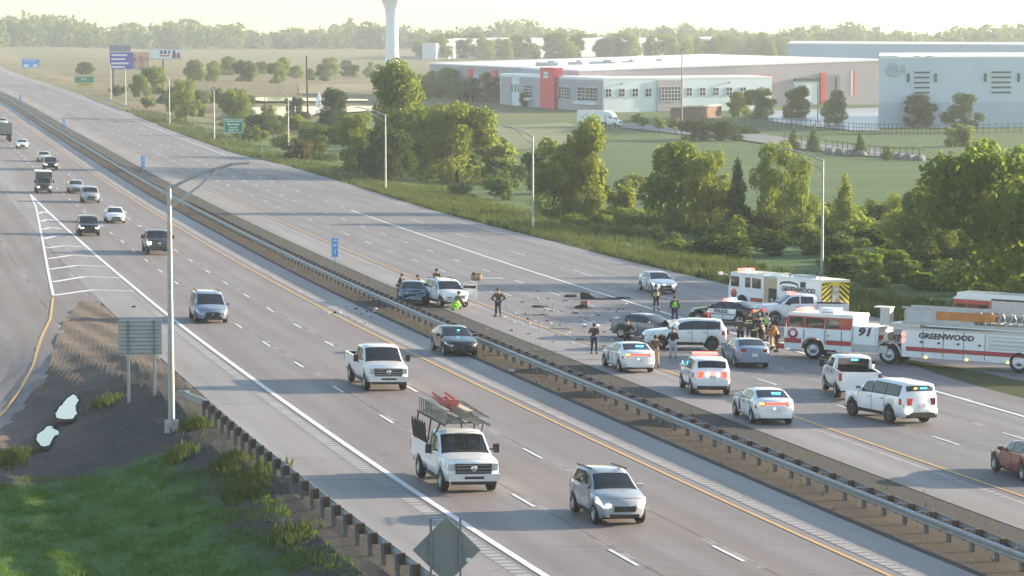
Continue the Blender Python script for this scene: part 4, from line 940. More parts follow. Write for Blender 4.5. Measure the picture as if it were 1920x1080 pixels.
# vehicles at the crash
v, lf = car('sedan', 'sedan', BLUEGREY, wreck=3, plate=False); place(v, 772, 572, 'f', -12, 'wrecked grey sedan against the median barrier', 'car', 'wrecked vehicles')
for k in range(5): pass
v, lf = car('suv', 'suv', WHITE, roof_rack=True, doors=True, wreck=17, crush=.5); place(v, 850, 577, 'f', 8, 'white suv with a side door standing open beside the barrier', 'car', 'wrecked vehicles')
q = MB(); q.box((.45, 0, 0), (1.0, .07, .72)); q.box((.45, 0, .62), (.95, .05, .1)); q.bar((.0, 0, .35), (.02, 0, .66), .05); q.bar((.92, 0, .35), (.9, 0, .66), .05)
od = q.build('open_door', WHITE, v, loc=(.62, .98, .82)); od.rotation_euler = (0, 0, math.radians(62)); od['label'] = 'door standing open'
q = MB(); q.box((.45, .0, .49), (.86, .02, .24)); q.build('window', GLASS, od)
v, lf = car('sedan', 'sedan', GREY_P, wreck=8, plate=False); place(v, 1262, 640, 'f', 40, 'dark grey sedan with crushed front behind the white patrol suv', 'car', 'wrecked vehicles')
q = MB(); rr_ = random.Random(5)
P = [(1.0 + .28 * i, -.75 + .5 * k, .98 + (.22 if i == 2 else 0) + rr_.uniform(-.04, .08)) for i in range(5) for k in range(4)]
q.add(P, [(i * 4 + k, i * 4 + k + 1, i * 4 + k + 5, i * 4 + k + 4) for i in range(4) for k in range(3)]); q.build('buckled_hood', GREY_P, v)
v, lf = car('police_suv', 'suv', WHITE, rim=RIMD, disc=True); place(v, 1283, 655, 'c', -99, 'white patrol suv standing broadside across the lanes', 'police car', G_POL)
lamp(v, 'spot_lamp', WHITE_ON, (.55, .78, 1.5), (.1, .1, .1))
def charger(px, py, deg, label, amber=True, rear_blue=True, end='r', **kw):
    v, lf = car('police_sedan', 'sedan', WHITE, rim=RIM, plate=False, **kw)
    if rear_blue: lamp(v, 'light_bar', BLUE_ON, (-1.52, -.2, 1.33), (.1, .4, .09))
    q = MB(); q.box((-2.485, 0, .98), (.02, 1.5, .07)); q.build('tail_panel', TAIL_ON if amber else TAIL, v)
    if amber:
        lamp(v, 'turn_lamp', AMBER_ON, (-2.49, .66, .97), (.04, .22, .09)); lamp(v, 'turn_lamp', WHITE_ON, (-2.49, -.62, .97), (.04, .14, .08))
        lamp(v, 'warning_lamp', WHITE_ON, (-2.5, .1, .76), (.04, .08, .05))
    for s in (-1, 1): badge(lf, v, .5, s)
    lamp(v, 'spot_lamp', CHROME, (.75, .84, 1.1), (.14, .1, .12))
    return place(v, px, py, end, deg, label, 'police car', G_POL)
charger(1192, 699, 180, 'white patrol sedan with cyan rear light next to the median barrier')
charger(1446, 796, 180 - 4, 'white patrol sedan with cyan rear light, lowest of the patrol sedans')
v = charger(1243, 551, 0, 'white patrol sedan facing the camera on the far outer lane', amber=False, rear_blue=False, end='f', heads=HEAD_ON)
lamp(v, 'grille_lamp', WHITE_ON, (2.5, -.15, .68), (.03, .12, .1))
v, lf = car('police_suv', 'suv', WHITE, tail_on=True); place(v, 1330, 741, 'r', 180 - 8, 'white patrol suv with red roof lights seen from behind', 'police car', G_POL)
lamp(v, 'light_bar', RED_ON, (.1, 0, 1.83), (.3, 1.2, .11)); lamp(v, 'warning_lamp', RED_ON, (-2.46, 0, 1.08), (.04, .2, .12))
for s in (-1, 1): lamp(v, 'warning_lamp', WHITE_ON, (-2.46, s * .25, 1.04), (.04, .1, .12))
lamp(v, 'side_lamp', BLUE_ON, (.7, .99, 1.3), (.2, .04, .18))
v, lf = car('sedan', 'sedan', BLUEGREY); place(v, 1408, 690, 'r', 180 - 5, 'grey blue sedan standing behind the firefighters, seen from behind', 'car')
v, lf = pickup('police_pickup', WHITE, 5.9, crew=True, heavy=False, chrome=False); place(v, 1606, 750, 'r', 180 - 11, 'white police pickup with blue light in its rear window', 'police car', G_POL)
lamp(v, 'light_bar', BLUE_ON, (-.83, -.05, 1.78), (.04, .35, .06)); lamp(v, 'side_lamp', WHITE_ON, (-.7, -1.0, 1.5), (.1, .06, .12))
v, lf = car('police_suv', 'big_suv', WHITE, rim=RIMD, disc=True); place(v, 1708, 796, 'r', 180 + 12, 'large white police suv with lit rear bumper lamps', 'police car', G_POL)
lamp(v, 'light_bar', BLUE_ON, (-2.56, -.12, 1.66), (.05, .34, .06)); lamp(v, 'light_bar', AMBER_ON, (-2.56, .3, 1.66), (.05, .13, .06))
for s in (-1, 1): lamp(v, 'warning_lamp', WHITE_ON, (-2.7, s * .68, .66), (.05, .22, .18))
lamp(v, 'bumper_step', BLACKP, (-2.7, 0, .5), (.1, 1.3, .2)); lamp(v, 'spot_lamp', BLACKP, (1.0, 1.02, 1.34), (.18, .14, .16))
# black and white patrol car
v, lf = car('police_sedan', 'sedan', BLACK_P, plate=True, tail_on=True, doors=False)
for a, b in ((.88, -.32), (-.345, -1.27)): lf.pair('door', WHITE, v, a, b, 1.25, 2.97, nx=5, nv=3, off=.012)
lf.patch(.0, -1.2, 4.1, 7.9, nx=3, nv=6, off=.01).build('roof_panel', WHITE, v)
DECAL = mat('dark_decal_print', (.03, .03, .04), .5, .1); LIGHT_DECAL = mat('pale_decal_print', (.5, .1, .09), .5, .1)
lettering('POLICE', .3, DECAL, v, (-.2, .985, .82), '+y', bold=.01); lettering('POLICE', .14, LIGHT_DECAL, v, (-2.5, -.1, .86), '-x', bold=.004)
for k, mm in enumerate((RED_ON, AMBER_ON, BLUE_ON)): lamp(v, 'light_bar', mm, (-.3, .42 - .42 * k, 1.54), (.25, .38, .12))
place(v, 1402, 610, 'r', 180 + 42, 'black and white patrol sedan with red and blue roof lights', 'police car', G_POL)
v, lf = pickup('rescue_pickup', WHITE, 5.9, crew=True, heavy=False, chrome=False); lamp(v, 'light_bar', RED_ON, (.6, 0, 1.99), (.25, 1.2, .12)); place(v, 1440, 608, 'f', -92, 'white emergency pickup with red roof light behind the fire engine cab', 'pickup truck', G_POL)
v, lf = car('sedan', 'sedan', MAROON, tail_on=True); place(v, 1960, 906, 'r', 180 - 3, 'dark red car cut by the right edge, brake lamp lit', 'car')
# ---------------------------------------------------------------- fire apparatus
RED_V = paint('fire_red_paint', (0.4, 0.03, 0.03), .15); TREAD = mat('diamond_plate_aluminium', (0.42, 0.42, 0.43), 0.4, 0.2, 12, metal=0.6); CHEV_Y = mat('yellow_chevron_sheeting', (0.75, 0.62, 0.03), 0.45, 0.08, 4); TAN = mat('tan_roll_up_door', (0.5, 0.36, 0.22), 0.6, 0.12, 3); ORANGE_S = mat('faded_orange_banner', (0.55, 0.2, 0.05), 0.6, 0.35, 1.2); STRIPE = mat('red_reflective_stripe', (0.38, 0.04, 0.05), 0.4, 0.25, 5)
def bx(root, name, m, c, d, **kw):
    q = MB(); q.box(c, d, **kw); return q.build(name, m, root)
def fire_wheel(root, x, y, r=.55): return wheel(root, x, y, r, .36, RIM, True)
def cab(root, x0, L, w=2.45, z0=.5, zw=1.68, zt=2.38, roof=WHITE, up=RED_V, axle=None):
    """flat fronted crew cab from x0 back to x0 - L"""
    prof = [(x0 - .05, z0), (x0, z0 + .5), (x0 - .02, zw), (x0 - .28, zt), (x0 - L, zt), (x0 - L, z0)]
    if axle is not None:
        arc = [(axle + .68 * math.cos(math.radians(a)), .55 + .68 * math.sin(math.radians(a))) for a in range(176, -1, -22)]
        arc = [(a, max(b, z0)) for a, b in arc]; prof = prof + arc
    q = MB(); q.slab(prof, 'y', -w / 2, w / 2); q.build('cab', WHITE, root)
    q = MB(); q.slab([(x0 - .012, zw + .03), (x0 - .255, zt - .03), (x0 - L + .02, zt - .03), (x0 - L + .02, zw + .03)], 'y', -w / 2 - .012, w / 2 + .012); q.build('upper_cab', up, root)
    q = MB(); q.slab([(x0 - .15, zt), (x0 - .35, zt + .16), (x0 - L, zt + .18), (x0 - L - .05, zt)], 'y', -w / 2 - .04, w / 2 + .04); q.build('cab_roof', roof, root)
    q = MB(); q.add([(x0 + .0, -w / 2 + .15, zw + .05), (x0 + .0, w / 2 - .15, zw + .05), (x0 - .21, w / 2 - .2, zt - .06), (x0 - .21, -w / 2 + .2, zt - .06)], [(0, 1, 2, 3)]); q.build('windshield', GLASS, root)
    bx(root, 'front_bumper', RED_V, (x0 + .2, 0, z0 + .12), (.45, w * .96, .3)); bx(root, 'grille', BLACKP, (x0 + .02, 0, 1.15), (.04, 1.3, .6))
    for s in (-1, 1): bx(root, 'headlight', LENS, (x0 + .02, s * .92, 1.0), (.05, .4, .25))
def fire_truck_91():
    r = empty('ladder_fire_truck', (0, 0, 0)); y = 1.235
    cab(r, 0, 4.05, axle=-1.75)
    for a, b in ((-.32, -1.15), (-1.3, -2.35), (-2.5, -3.25)):
        for s in (-1, 1): bx(r, 'window', GLASS, ((a + b) / 2, s * (y + .012), 2.03), (abs(b - a), .03, .5))
    for s in (-1, 1):
        for a, b in ((-.05, -1.05), (-2.5, -4.0)): bx(r, 'stripe', STRIPE, ((a + b) / 2, s * (y + .006), .97), (abs(b - a), .02, .26))
        for x in (-1.2, -2.42, -3.4): bx(r, 'door_seam', UNDER, (x, s * (y + .004), 1.2), (.03, .016, .85))
        q = MB(); q.lathe([(.0, .012), (.26, .01), (.3, .0)], 18, 'y'); e = q.build('crest', RED_V, r, loc=(-.55, s * (y + .012), 1.38)); e.scale = (1, s, 1)
        q = MB(); q.lathe([(.0, .02), (.15, .018)], 14, 'y'); e2 = q.build('crest_centre', WHITE_S, e)
        bx(r, 'compartment_door', WHITE, (-4.75, s * y, 1.45), (1.25, .05, 1.0)); bx(r, 'step_panel', TREAD, (-5.1, s * y, .78), (2.0, .06, .42))
        q = MB(); q.tube([(-1.75 + .72 * math.cos(math.radians(a)), s * (y + .02), .55 + .72 * math.sin(math.radians(a))) for a in range(0, 181, 20)], .045, 6); q.build('wheel_arch', WHITE, r)
        q = MB(); q.tube([(-6.15 + .72 * math.cos(math.radians(a)), s * (y + .02), .55 + .72 * math.sin(math.radians(a))) for a in range(10, 171, 20)], .06, 6); q.build('fender', TREAD, r)
    bx(r, 'equipment_box', WHITE, (-4.78, 0, 1.35), (1.45, 2.4, 1.25)); bx(r, 'frame', UNDER, (-5.6, 0, .8), (4.2, 1.2, .25)); bx(r, 'hitch_deck', TREAD, (-6.2, 0, 1.18), (1.6, 1.8, .12)); bx(r, 'hose_bin', CREAM, (-5.75, .5, 1.45), (.5, .9, .5))
    bx(r, 'roof_light', RED_ON, (-.75, 0, 2.66), (.35, 1.7, .14)); bx(r, 'roof_light', WHITE_ON, (-2.9, .5, 2.62), (.3, .5, .1)); bx(r, 'air_unit', WHITE_S, (-2.2, -.2, 2.68), (1.0, 1.0, .22))
    for x in (-1.75, -6.15, -13.5):
        for s in (-1, 1): fire_wheel(r, x, s * 1.06)
    # trailer
    bx(r, 'trailer_body', WHITE, (-12.0, 0, 1.22), (10.2, 2.42, 1.5)); bx(r, 'trailer_deck', TREAD, (-12.0, 0, 2.02), (10.3, 2.5, .1)); bx(r, 'light_tower', TREAD, (-6.98, .9, 1.2), (.24, .6, 1.3))
    for s in (-1, 1):
        bx(r, 'stripe', STRIPE, (-12.0, s * 1.222, .92), (9.7, .02, .24)); bx(r, 'side_door', TREAD, (-13.6, s * 1.23, 1.5), (3.6, .03, .7))
        for z in (1.25, 1.5, 1.72): bx(r, 'slat', WHITE_S, (-13.6, s * 1.25, z), (3.5, .02, .06))
        for x in (-8.1, -9.25, -10.4, -11.6): bx(r, 'door_seam', UNDER, (x, s * 1.218, 1.25), (.025, .02, 1.4))
        for x in (-8.3, -10.6, -12.9): bx(r, 'marker_lamp', AMBER_ON, (x, s * 1.24, .5), (.12, .05, .09))
        for z in (1.35, 1.68): bx(r, 'warning_lamp', RED_ON, (-6.98, s * 1.215, z), (.2, .06, .17))
    for s in (-1, 1):
        for x in (-8.0, -9.0, -10.1, -11.3): bx(r, 'latch', BLACKP, (x, s * 1.235, 1.32), (.14, .04, .1))
        for x in (-.18, -2.44, -4.02): bx(r, 'grab_rail', CHROME, (x, s * 1.29, 1.5), (.035, .05, .8))
        bx(r, 'door_handle', CHROME, (-1.05, s * 1.26, 1.35), (.16, .05, .06)); bx(r, 'door_handle', CHROME, (-2.62, s * 1.26, 1.35), (.16, .05, .06)); bx(r, 'step', TREAD, (-.65, s * 1.2, .42), (.7, .2, .08)); bx(r, 'step', TREAD, (-3.2, s * 1.2, .42), (1.2, .2, .08))
        q = MB(); q.bar((.15, s * 1.15, 2.3), (.4, s * 1.5, 2.2), .05); q.box((.42, s * 1.5, 2.0), (.12, .26, .45)); q.build('mirror', BLACKP, r)
    q = MB(); q.tube([(-5.5 + .3 * math.cos(t), .7 + .3 * math.sin(t), 1.32 + .02 * t) for t in np.linspace(0, 14, 40)], .07, 6); q.build('hose_coil', RED_V, r)
    for k in range(5): bx(r, 'hydraulic_box', (UNDER, GALVD, CREAM)[k % 3], (-5.9 - .17 * k, -.5 + .25 * k, 1.35 + .06 * (k % 2)), (.14, .3, .3))
    # aerial ladder bedded on top
    bx(r, 'turntable', TREAD, (-6.9, 0, 2.12), (1.8, 1.8, .22)); bx(r, 'control_stand', TREAD, (-5.75, .55, 2.55), (.55, .6, .95)); bx(r, 'control_roof', WHITE, (-5.6, .55, 3.06), (.95, .7, .06)); bx(r, 'aerial_base', GALV, (-8.3, 0, 2.62), (3.0, 1.3, .75))
    for s in (-1, 1):
        bx(r, 'ladder_beam', GALV, (-12.4, s * .72, 2.28), (11.4, .14, .2)); bx(r, 'ladder_rail', GALV, (-12.4, s * .72, 3.12), (11.4, .09, .1))
        for k in range(14):
            a = -10.2 - k * .62; q = MB(); q.bar((a, s * .72, 2.38), (a - .31, s * .72, 3.08), .05); q.bar((a - .31, s * .72, 3.08), (a - .62, s * .72, 2.38), .05); q.build('lattice_bar', GALV, r)
        bx(r, 'side_plate', mat('pale_aluminium_plate', (.4, .41, .44), .45, .18, 1, metal=.3), (-8.9, s * .76, 2.72), (3.8, .04, .74))
        bx(r, 'banner', ORANGE_S, (-10.3, s * .8, 2.78), (3.3, .03, .46))
    for k in range(22): q = MB(); q.bar((-7 - k * .5, -.7, 2.45), (-7 - k * .5, .7, 2.45), .045); q.build('rung', GALV, r)
    bx(r, 'inner_ladder', GALVD, (-12.6, 0, 2.75), (10.6, .9, .3))
    bx(r, 'hand_rail', WHITE_S, (-12.2, .95, 2.2), (8.0, .06, .06))
    for s in ('+y', '-y'):
        sg = 1 if s == '+y' else -1
        lettering('GREENWOOD', .4, DECAL, r, (-9.4, sg * 1.235, 1.66), s, bold=.016, shear=.12, wide=1.2); lettering('91', .6, DECAL, r, (-4.75, sg * 1.265, 1.66), s, bold=.03, shear=.2, wide=1.35)
    return r
def along(root, pa, pb, label, cat, x_front=0.0, group=G_POL):
    """front lower near corner at pixel pa, a place further back on the same side at pixel pb"""
    a, b = at(*pa), at(*pb); ang = math.atan2(a[1] - b[1], a[0] - b[0]); y = 1.235
    x = a[0] + math.sin(ang) * y - math.cos(ang) * x_front; yy = a[1] - math.cos(ang) * y - math.sin(ang) * x_front
    put(root, (x, yy, ground(x, yy) + .04), ang); return tag(root, label, cat, group)
ft = along(fire_truck_91(), (1468, 671), (1900, 700), 'white tractor drawn ladder fire truck numbered 91 across the outer lanes', 'fire truck')
def engine_94():
    r = empty('fire_engine', (0, 0, 0)); y = 1.235; L = 9.2
    cab(r, 0, 3.6, zw=1.6, zt=2.55, up=WHITE, axle=-1.5)
    for a, b in ((-.3, -1.1), (-1.75, -2.25), (-2.45, -3.3)):
        for s in (-1, 1): bx(r, 'window', GLASS, ((a + b) / 2, s * (y + .014), 2.08), (abs(b - a), .03, .66))
    bx(r, 'pump_panel', TAN, (-4.25, 0, 1.45), (1.3, 2.4, 2.1)); bx(r, 'body', WHITE, (-7.05, 0, 1.55), (4.3, 2.45, 2.1)); bx(r, 'frame', UNDER, (-4.6, 0, .6), (8.6, 1.2, .3)); bx(r, 'body_roof', WHITE, (-7.05, 0, 2.66), (4.35, 2.5, .12)); bx(r, 'hose_deck', TREAD, (-4.25, 0, 2.56), (1.35, 2.3, .12))
    for s in (-1, 1):
        bx(r, 'stripe', STRIPE, (-2.9, s * (y + .006), .98), (1.2, .02, .26)); bx(r, 'stripe', STRIPE, (-7.05, s * 1.232, .98), (4.2, .02, .26)); bx(r, 'pump_controls', BLACKP, (-4.5, s * 1.215, 1.35), (.8, .05, 1.0)); bx(r, 'valve', CHROME, (-4.5, s * 1.26, 1.1), (.3, .08, .2))
        q = MB(); q.lathe([(.0, .012), (.26, .01), (.3, .0)], 18, 'y'); e = q.build('crest', RED_V, r, loc=(-.6, s * (y + .012), 1.3)); e.scale = (1, s, 1)
        for x in (-1.5, -7.0): fire_wheel(r, x, s * 1.06)
        q = MB(); q.tube([(-1.5 + .72 * math.cos(math.radians(a)), s * (y + .02), .55 + .72 * math.sin(math.radians(a))) for a in range(0, 181, 20)], .045, 6); q.build('wheel_arch', WHITE_S, r)
        q = MB(); P = [(-6.1 - .9 * math.cos(t) - (1.3 if False else 0), 2.24 + .2 * math.sin(t)) for t in np.linspace(0, math.pi, 9)]
        q.slab(P + [(a, b - .13) for a, b in P[::-1]], 'y', s * 1.226, s * 1.246); q.build('scroll_print', DECAL, r); bx(r, 'house_print', DECAL, (-7.45, s * 1.236, 2.3), (.5, .02, .36))
    # rear with chevrons
    bx(r, 'rear_panel', CHEV_Y, (-9.215, 0, 1.55), (.03, 2.44, 2.08))
    for s in (-1, 1):
        for k in range(7):
            z = .62 + k * .34; q = MB(); P = [(s * .32, z + .62), (s * 1.2, z), (s * 1.2, z + .16), (s * .32, z + .78)]
            P = [(a, min(b, 2.56)) for a, b in P]
            if P[2][1] - P[1][1] > .05: q.slab(P, 'x', -9.245, -9.232); q.build('chevron', DECAL, r)
    bx(r, 'rear_door', TREAD, (-9.25, 0, 1.75), (.04, .62, 1.1)); bx(r, 'rear_step', TREAD, (-9.4, 0, .55), (.4, 2.3, .1)); lettering('94', .34, WHITE_S, r, (-9.29, 0, 2.1), '-x', bold=.01); bx(r, 'rear_ladder', TREAD, (-9.28, 0, .95), (.05, .5, .7))
    bx(r, 'roof_light', RED_ON, (-.6, .2, 2.84), (.35, 1.2, .16)); bx(r, 'roof_beacon', WHITE_ON, (-1.6, .9, 2.86), (.2, .25, .2)); bx(r, 'deck_gun', CHROME, (-4.9, .3, 2.8), (.5, .2, .2)); bx(r, 'roof_hatch', TREAD, (-6.2, 0, 2.78), (1.4, .8, .14))
    for s in (-1, 1):
        q = MB(); q.bar((.1, s * 1.2, 2.45), (.45, s * 1.5, 2.6), .05); q.box((.5, s * 1.52, 2.55), (.14, .3, .2)); q.build('mirror', WHITE, r)
    for s in ('+y', '-y'):
        sg = 1 if s == '+y' else -1; lettering('GREENWOOD', .42, DECAL, r, (-7.0, sg * 1.24, 1.92), s, bold=.018, shear=.1, wide=1.2)
    return r
along(engine_94(), (1364, 585), (1553, 607), 'white fire engine with yellow chevron rear on the far shoulder', 'fire truck')
def engine_right():
    r = empty('fire_engine', (0, 0, 0)); cab(r, 0, 2.6, zw=.95, zt=2.5, axle=None)
    for a, b in ((-.3, -1.0), (-1.15, -1.6), (-1.75, -2.4)):
        for s in (-1, 1): bx(r, 'window', GLASS, ((a + b) / 2, s * 1.25, 2.0), (abs(b - a), .03, .42))
    bx(r, 'body', TREAD, (-5.6, 0, 1.5), (5.9, 2.4, 2.0)); bx(r, 'raised_roof', WHITE, (-2.7, 0, 2.75), (4.6, 2.3, .28)); bx(r, 'hose_bed', GALVD, (-6.5, 0, 2.56), (3.6, 2.0, .2)); bx(r, 'frame', UNDER, (-4.2, 0, .6), (8.2, 1.2, .3))
    for x in (-1.5, -6.6):
        for s in (-1, 1): fire_wheel(r, x, s * 1.06)
    for s in (-1, 1): bx(r, 'stripe', STRIPE, (-5.6, s * 1.21, 1.0), (5.8, .02, .25)); bx(r, 'ladder', GALV, (-6.0, s * .8, 2.75), (4.5, .3, .12))
    return r
along(engine_right(), (1778, 637), (1918, 648), 'red and silver fire engine partly hidden behind the aerial ladder', 'fire truck')
# ---------------------------------------------------------------- people and debris
SKIN = mat('skin', (0.42, 0.25, 0.18), 0.55, 0.12, 8); HAIR = mat('dark_hair', (0.03, 0.022, 0.018), 0.7, 0.2, 10)
CL = {k: mat('cloth_' + k, c, 0.85, 0.2, 6) for k, c in dict(black=(.02, .02, .022), charcoal=(.045, .045, .05), navy=(.03, .04, .075), brown=(.09, .06, .04), khaki=(.34, .27, .17), lightgrey=(.4, .41, .44), hivis=(.32, .75, .05), turnout=(.05, .045, .035), tan=(.4, .27, .13), orange=(.5, .2, .06), maroon=(.16, .03, .035), boot=(.015, .014, .013), helmet=(.05, .045, .04), stripe=(.75, .78, .45), white=(.7, .7, .7)).items()}
def skin(verts, edges, rad, name, m, parent, sub=1, root=0):
    bm = bmesh.new(); lay = bm.verts.layers.skin.verify(); bv = [bm.verts.new(tuple(v)) for v in verts]
    for a, b in edges: bm.edges.new((bv[a], bv[b]))
    for i, r in enumerate(rad):
        rr = r if hasattr(r, '__len__') else (r, r); bv[i][lay].radius = rr; bv[i][lay].use_root = (i == root)
    me = bpy.data.meshes.new(name); bm.to_mesh(me); bm.free()
    ob = bpy.data.objects.new(name, me); COL.objects.link(ob); md = ob.modifiers.new('skin', 'SKIN'); md.use_smooth_shade = True
    if sub: sb = ob.modifiers.new('sub', 'SUBSURF'); sb.levels = sub; sb.render_levels = sub
    ob.parent = parent; PEND.append((ob, ob, m, 1.0)); return ob
POSES = {   # hip height, lean (forward shift of chest), knees, hands: (elbow, wrist) for left (+y) and right, in metres for a 1.8 m figure facing +x
 'stand': dict(el=[(-.03, .28, 1.14), (-.03, -.28, 1.14)], wr=[(.06, .27, .9), (.06, -.27, .9)]),
 'hips': dict(el=[(-.1, .46, 1.17), (-.1, -.46, 1.17)], wr=[(.02, .24, 1.0), (.02, -.24, 1.0)]),
 'front': dict(el=[(.02, .3, 1.13), (-.02, -.28, 1.14)], wr=[(.27, .16, 1.15), (.24, -.16, 1.1)]),
 'phone': dict(el=[(-.03, .3, 1.14), (.04, -.32, 1.16)], wr=[(.06, .28, .9), (.28, -.2, 1.28)]),
 'reach': dict(lean=.2, el=[(.34, .25, 1.12), (.32, -.25, 1.1)], wr=[(.55, .2, .98), (.55, -.2, .95)]),
 'bend': dict(lean=.38, hip=.9, el=[(.5, .24, .95), (.5, -.24, .95)], wr=[(.62, .2, .7), (.62, -.2, .7)]),
 'crouch': dict(lean=.26, hip=.4, el=[(.42, .3, .58), (.42, -.3, .56)], wr=[(.62, .2, .4), (.62, -.2, .38)])}
def person(px, py, ang, pose, top, legs, label, h=1.8, hat=None, vest=None, shoe='boot', sleeves=True, stripes=False, gloves=False, p=None, boots_tall=False):
    P = POSES[pose]; hip = P.get('hip', .95); ln = P.get('lean', .0); k = h / 1.8; root = empty('person', (0, 0, 0))
    crouch = hip < .6; dz = hip - .95
    pel = Vector((0, 0, hip)); wa = Vector((ln * .3, 0, hip + .16)); ch = Vector((ln * .85, 0, hip + .4)); nk = Vector((ln * 1.05, 0, hip + .55)); hd = Vector((ln * 1.15 + .02, 0, hip + .66)); ht = Vector((ln * 1.15 + .01, 0, hip + .78))
    if pose == 'bend': ch.z -= .08; nk.z -= .14; hd.z -= .16; ht.z -= .16
    sh = [Vector((ln * .9, s * .19, nk.z - .1)) for s in (1, -1)]
    el = [Vector(e) for e in P['el']]; wr = [Vector(e) for e in P['wr']]
    hj = [Vector((0, s * .1, hip - .04)) for s in (1, -1)]
    if crouch: kn = [Vector((.42, .16, .5)), Vector((.22, -.16, .1))]; an = [Vector((.3, .15, .09)), Vector((-.22, -.15, .09))]
    else: kn = [Vector((.04, .12, .5 + dz * .5)), Vector((.03, -.12, .5 + dz * .5))]; an = [Vector((.0, .15, .09)), Vector((-.05, -.14, .09))]
    to = [a + Vector((.2, s * .03, -.045)) for a, s in zip(an, (1, -1))]
    V = [pel, wa, ch, nk, hd, ht]; E = [(0, 1), (1, 2), (2, 3), (3, 4), (4, 5)]; R = [(.12, .14), (.11, .135), (.12, .165), (.058, .06), (.1, .085), (.075, .065)]
    def add(v, r, par): V.append(v); R.append(r); E.append((par, len(V) - 1)); return len(V) - 1
    for i in (0, 1):
        a = add(sh[i], .075, 2); b = add(el[i], .05, a); c = add(wr[i], .035, b)
        d = (wr[i] - el[i]).normalized(); side = Vector((0, 0, 1)).cross(d)
        side = side.normalized() if side.length > .1 else Vector((1, 0, 0)); pm = add(wr[i] + d * .07, (.022, .042), c)
        for f in range(4):
            o = side * (f - 1.5) * .021; L = (.075, .085, .08, .062)[f]; q = add(wr[i] + d * .12 + o, .0095, pm); add(wr[i] + d * (.12 + L * .8) + o * 1.15 + d.cross(side) * .022, .0075, q)
        q = add(wr[i] + d * .06 + side * (.05 if i else -.05), .011, c); add(wr[i] + d * .105 + side * (.065 if i else -.065), .009, q)
        a = add(hj[i], .1, 0); b = add(kn[i], .066, a); c = add(an[i], .045, b); add(to[i], .042, c)
    skin(V, E, R, 'body', SKIN, root)
    # clothing: close shells over the same skeleton, ending at neck, cuffs, waist and ankles
    tv = [pel + Vector((0, 0, .0)), wa, ch, nk - Vector((0, 0, .06))]; te = [(0, 1), (1, 2), (2, 3)]; tr = [(.145, .175), (.135, .165), (.145, .195), (.085, .1)]
    for i in (0, 1):
        n = len(tv); tv += [sh[i], sh[i].lerp(el[i], .5), el[i]] + ([el[i].lerp(wr[i], .9)] if sleeves else []); tr += [.1, .085, .074] + ([.055] if sleeves else [])
        te += [(2, n), (n, n + 1), (n + 1, n + 2)] + ([(n + 2, n + 3)] if sleeves else [])
    skin(tv, te, tr, 'jacket' if sleeves else 'shirt', CL[top], root)
    lv = [pel]; le = []; lr = [(.14, .17)]
    for i in (0, 1):
        n = len(lv); lv += [hj[i] - Vector((0, 0, .02)), kn[i], an[i] + Vector((0, 0, .05))]; lr += [.118, .085, .078]; le += [(0, n), (n, n + 1), (n + 1, n + 2)]
    skin(lv, le, lr, 'trousers', CL[legs], root)
    for i in (0, 1):
        skin([an[i] + Vector((0, 0, .2 if boots_tall else .04)), an[i] + Vector((-.02, 0, -.02)), to[i] + Vector((.02, 0, 0))], [(0, 1), (1, 2)], [.075 if boots_tall else .06, .062, .05], 'boot', CL[shoe], root)
    # face: nose, eyes, mouth and ears
    q = MB(); q.box((hd.x + .112, 0, hd.z + .02), (.035, .026, .045)); q.box((hd.x + .092, 0, hd.z - .03), (.02, .05, .012))
    for s in (1, -1): q.box((hd.x, s * .088, hd.z + .02), (.03, .018, .055))
    q.build('face', SKIN, root)
    for s in (1, -1): q = MB(); q.box((hd.x + .098, s * .034, hd.z + .04), (.014, .02, .012)); q.build('eye', HAIR, root)
    if hat == 'campaign':
        q = MB(); q.lathe([(.0, .14), (.07, .135), (.095, .05), (.1, .0), (.2, -.01), (.2, -.022), (.0, -.02)], 18, 'z', (hd.x, 0, hd.z + .06)); q.build('hat', CL['brown'], root)
    elif hat == 'helmet':
        q = MB(); q.lathe([(.0, .15), (.07, .135), (.115, .07), (.125, .02), (.17, .0), (.165, -.015), (.0, -.01)], 18, 'z', (hd.x - .01, 0, hd.z + .04)); q.build('helmet', CL['helmet'], root)
    elif hat == 'cap':
        q = MB(); q.lathe([(.0, .11), (.06, .1), (.1, .05), (.108, .0)], 16, 'z', (hd.x, 0, hd.z + .04)); q.box((hd.x + .14, 0, hd.z + .05), (.12, .14, .015)); q.build('cap', CL['black'], root)
    else:
        q = MB(); q.lathe([(.0, .1), (.06, .09), (.1, .04), (.106, -.04), (.09, -.08)], 16, 'z', (hd.x - .022, 0, hd.z + .035)); q.build('hair', HAIR, root)
    if vest:
        vv = [wa - Vector((0, 0, .1)), wa, ch, nk - Vector((0, 0, .1))]; skin(vv, [(0, 1), (1, 2), (2, 3)], [(.16, .195), (.152, .185), (.165, .215), (.11, .16)], 'vest', CL[vest], root)
    if stripes:
        for z in (.32, .0):
            q = MB(); q.lathe([(.2, -.025), (.205, 0), (.2, .025)], 16, 'z'); s_ = q.build('reflective_band', CL['stripe'], root, loc=tuple(pel.lerp(ch, .35 + z))); s_.scale = (.86, 1.06, 1)
        for i in (0, 1):
            q = MB(); q.lathe([(.1, -.03), (.102, 0), (.1, .03)], 12, 'z'); q.build('reflective_band', CL['stripe'], root, loc=tuple(kn[i].lerp(an[i], .55)))
    p = at(px, py) if p is None else p
    put(root, (p[0], p[1], ground(p[0], p[1]) + .034), math.radians(ang), tilt=False); root.scale = (k, k, k)
    return tag(root, label, 'person', 'people at the crash')
